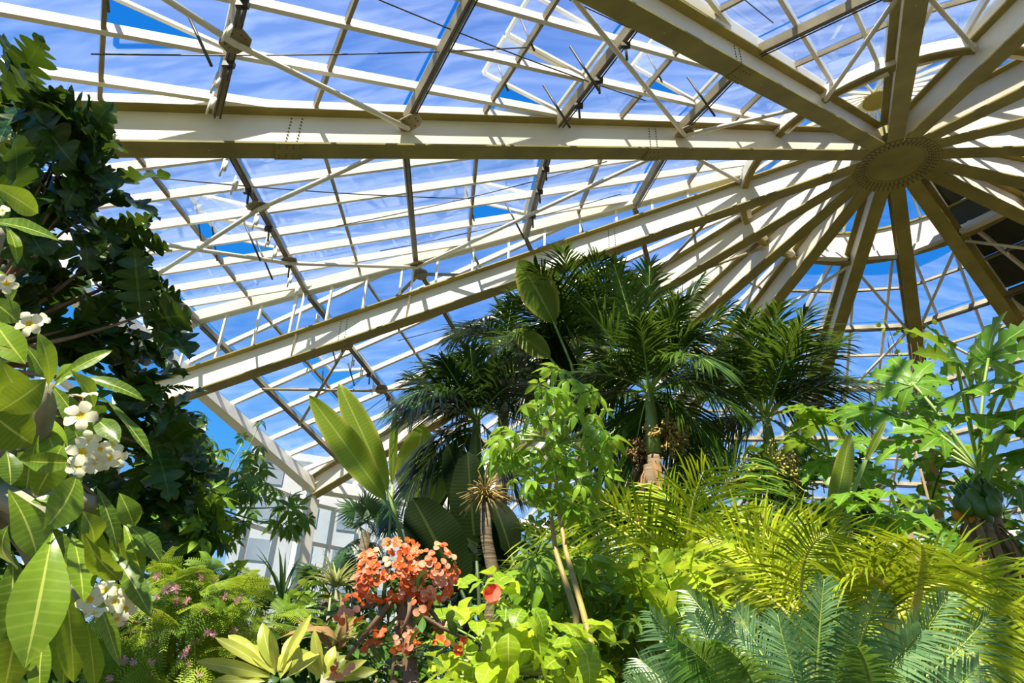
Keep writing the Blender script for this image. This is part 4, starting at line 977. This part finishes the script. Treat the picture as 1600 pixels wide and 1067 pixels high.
# ------------------------------------------------------------------ strap-leaved rosettes
def rosette(label, foot, d, lv, key, name, cat='plant', extra=0, es=.35, ekey=None, group=None):
    root = plant(name, label, cat, foot, d, group); c = at(foot[0], foot[1], d)
    for b, t, w in lv: pxleaf(key, root, b, t, w, d, d + rnd.uniform(-.12, .1), .4)
    for i in range(extra):
        D = rv(1); D.z = abs(D.z) * .9 + .05
        put(rnd.choice(LEAF[ekey or key]), root, root.location, c, D, V((0, 0, 1)), es * rnd.uniform(.8, 1.15))
    stem(root, [root.location, c + V((0, 0, -.02))], [.05, .035], 'greybark')
    return root
rosette('rosette of long pale yellow-green leaves at bottom, left of the orange flowers', (432, 1062), 2.6, [((425, 1058), (305, 1028), 22), ((420, 1050), (352, 980), 22), ((428, 1045), (404, 970), 24), ((436, 1048), (486, 958), 16), ((444, 1050), (462, 985), 26), ((424, 1050), (335, 990), 18), ((440, 1055), (470, 1000), 22), ((430, 1055), (385, 1000), 20), ((446, 1060), (505, 1010), 20), ((415, 1064), (330, 1062), 20), ((430, 1052), (424, 985), 16), ((438, 1060), (450, 1010), 22)], 'wstrap', 'crinum')
rosette('second pale rosette of strap leaves right beside the first', (508, 1068), 2.7, [((505, 1060), (540, 1020), 22), ((508, 1062), (590, 1046), 20), ((504, 1055), (488, 985), 18), ((500, 1060), (470, 1010), 22), ((508, 1060), (520, 1005), 18), ((512, 1064), (570, 1030), 18)], 'wstrap', 'crinum')
rosette('spiky pale rosette on a stem before the column at lower left', (524, 918), 5.2, [], 'spike', 'dracaena', 'plant', 60, .30)
rosette('dark spiky palm leaves beside the base of the glazing column', (438, 955), 5.6, [], 'blade', 'spiky_palm', 'palm', 44, .5)
rosette('clump of brown and yellow drooping blades left of orange flowers', (520, 1010), 3.2, [((525, 1010), (490, 945), 14), ((528, 1010), (545, 940), 12), ((520, 1015), (470, 960), 12), ((530, 1015), (555, 960), 12)], 'dry', 'dry_bromeliad', 'plant', 16, .22, 'spike')
# small fan palms
def fanpalm(label, px, d, cnt, size):
    root = plant('fan_palm', label, 'palm', px, d, 'small fan palms'); c = at(px[0], px[1], d)
    for i in range(cnt):
        D = rv(1); D.z = D.z * .6 + .25; D.normalize(); put(FAN[i % 3], root, root.location, c + D * size * 1.1, D, V((0, 0, 1)) + (CAM - c).normalized() * .5 + rv(.3), size * rnd.uniform(.8, 1.1), None, 'fan_leaf')
    trunk(root, c, .08, .06, 'palmbark', bend=.04)
fanpalm('small dark fan palm behind the orange flowers', (572, 832), 9.0, 13, .30)
fanpalm('small fan palm low beside the left glazing column', (515, 925), 8.0, 11, .26)

# ------------------------------------------------------------------ crown of thorns
root = plant('crown_of_thorns', 'crown of thorns with domed heads of orange-red flowers on a thick thorny stem', 'shrub', (638, 1090), 1.9)
top = at(632, 915, 1.9)
stem(root, [root.location, at(642, 1067, 1.9), at(636, 980, 1.9), top], [.022, .02, .018, .015], 'bark', 'stem', 9)
m = MB()
for i in range(70):
    t = rnd.random(); p = at(642 - 10 * t, 1067 - 150 * t, 1.9); D = rv(1); D.z *= .3; D.normalize(); s_ = D.orthogonal().normalized() * .003
    m.add([p - root.location + s_ + D * .02, p - root.location - s_ + D * .02, p - root.location + D * .05], [(0, 1, 2)])
m.obj('thorns', MAT['bark'], root)['kind'] = 'stuff'
heads = [(610, 893, 50, 42, 100), (670, 893, 40, 44, 90), (655, 938, 18, 14, 7), (550, 950, 16, 18, 9), (622, 992, 34, 12, 12), (575, 992, 16, 10, 5), (692, 990, 10, 12, 4), (540, 1030, 14, 14, 5), (645, 968, 16, 10, 5), (612, 1062, 10, 8, 3), (720, 995, 10, 8, 3), (628, 852, 14, 10, 6)]
hp = []
for x, y, rx, ry, n in heads:
    c = at(x, y, 1.9); hp.append(c)
    for i in range(n):
        D = rv(1).normalized()
        D = (D - _F * (D.dot(_F) + abs(D.dot(_F)))) if D.dot(_F) > .2 else D
        p = c + CX * (D.dot(CX) * rx / FPX * 1.9) + CU * (D.dot(CU) * ry / FPX * 1.9) + _F * (D.dot(_F) * .07)
        nn = (D + (CAM - c).normalized() * .5 + V((0, 0, .4)) + rv(.3)).normalized()
        kd = 'salmon' if rnd.random() < (.6 if x == 668 else .3) else 'orange'
        put(FL[kd][i % 4], root, root.location, p, nn.cross(rv(1)), nn, rnd.uniform(.0135, .0185), None, 'flower')
branches(root, hp, .009, 'bark', top, 'branch', .5)
for x, y in [(606, 925), (640, 915), (590, 930), (660, 925), (622, 935), (670, 960), (600, 1010), (580, 1005), (655, 985), (685, 1010), (590, 985), (615, 1030), (650, 1020), (560, 1015), (625, 915), (700, 975), (670, 975), (690, 965)]:
    for j in range(3): put(LEAF['mil'][j], root, root.location, at(x + rnd.uniform(-10, 10), y + rnd.uniform(-8, 8), 1.88 + rnd.uniform(-.05, .08)), rv(1) + V((0, 0, .3)), V((0, 0, 1)) + rv(.5), rnd.uniform(.05, .08))

# ------------------------------------------------------------------ lime hibiscus and low shrubs
root = plant('hibiscus_shrub', 'lime green leafy shrub with one red-orange double flower', 'shrub', (800, 1120), 2.4)
poly = [(735, 905), (790, 890), (800, 940), (860, 960), (920, 960), (960, 1000), (950, 1080), (660, 1080), (690, 1000), (705, 950)]
fill(LEAF['lime'], root, poly, 200, (.065, .115), (2.15, 2.75), 'leaf', up=1.0, droop=.3, face=.35)
bloom('hibiscus', root, (770, 928), 16, 2.2, .3); bloom('hibiscus', root, (725, 1000), 7, 2.3, .3)
t0 = at(800, 1050, 2.5); stem(root, [root.location, t0], [.03, .02], 'bark', 'stem')
branches(root, [at(*sample(poly), 2.5) for i in range(22)], .010, 'stalk', t0)
def bush(label, poly, d, cnt, size, meshes, foot, name='leafy_shrub', mat='bark'):
    root = plant(name, label, 'shrub', foot, sum(d) / 2, 'understory shrubs')
    fill(meshes, root, poly, cnt, size, d, 'leafy_twig', up=1.3, droop=.1)
    branches(root, [at(*sample(poly), sum(d) / 2) for i in range(10)], .03, mat, None, 'stems', .3)
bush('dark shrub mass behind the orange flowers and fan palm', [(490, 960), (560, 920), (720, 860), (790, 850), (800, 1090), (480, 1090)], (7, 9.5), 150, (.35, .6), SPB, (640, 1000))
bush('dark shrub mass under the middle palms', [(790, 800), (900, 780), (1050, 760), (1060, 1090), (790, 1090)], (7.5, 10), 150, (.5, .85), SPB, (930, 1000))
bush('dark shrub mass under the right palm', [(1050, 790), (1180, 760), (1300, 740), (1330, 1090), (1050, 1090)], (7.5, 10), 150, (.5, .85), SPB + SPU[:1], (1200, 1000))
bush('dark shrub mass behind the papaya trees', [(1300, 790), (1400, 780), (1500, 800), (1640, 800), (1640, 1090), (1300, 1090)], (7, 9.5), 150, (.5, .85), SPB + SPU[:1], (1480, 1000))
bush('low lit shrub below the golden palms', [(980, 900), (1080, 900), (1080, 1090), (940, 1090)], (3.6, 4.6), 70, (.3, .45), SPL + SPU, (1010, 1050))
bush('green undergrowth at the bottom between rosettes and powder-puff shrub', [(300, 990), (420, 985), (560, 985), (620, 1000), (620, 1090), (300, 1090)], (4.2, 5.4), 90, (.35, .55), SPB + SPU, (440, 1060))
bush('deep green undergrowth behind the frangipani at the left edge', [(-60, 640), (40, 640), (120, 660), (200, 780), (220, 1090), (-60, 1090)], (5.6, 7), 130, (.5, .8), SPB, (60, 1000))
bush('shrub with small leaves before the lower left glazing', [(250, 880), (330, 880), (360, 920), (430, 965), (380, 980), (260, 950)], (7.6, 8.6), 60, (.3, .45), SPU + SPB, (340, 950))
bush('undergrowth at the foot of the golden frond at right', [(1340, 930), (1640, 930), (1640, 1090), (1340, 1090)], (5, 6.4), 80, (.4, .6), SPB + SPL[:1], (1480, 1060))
# dry hanging leaf skirts on stems
def skirt(label, px, d, cnt, size):
    root = plant('dry_leaf_skirt', label, 'dead leaves', px, d, 'dry leaf skirts'); c = at(px[0], px[1], d)
    for i in range(cnt):
        a = rnd.uniform(0, 6.283); p = c + V((math.cos(a) * .12, math.sin(a) * .12, rnd.uniform(-.15, .15)))
        put(rnd.choice(LEAF['dry']), root, root.location, p, V((math.cos(a) * .3, math.sin(a) * .3, -1)), V((math.cos(a), math.sin(a), .2)), size * rnd.uniform(.7, 1.2))
    trunk(root, c + V((0, 0, .1)), .10, .08, 'palmbark', bend=.03)
skirt('brown hanging dead leaves below the papaya fruits', (1535, 840), 5.7, 34, .7)
skirt('brown hanging dead leaves by the front cycad', (1505, 985), 4.3, 26, .5)
skirt('brown dead leaves on the stem under the middle palm', (1016, 740), 8.2, 20, .8)
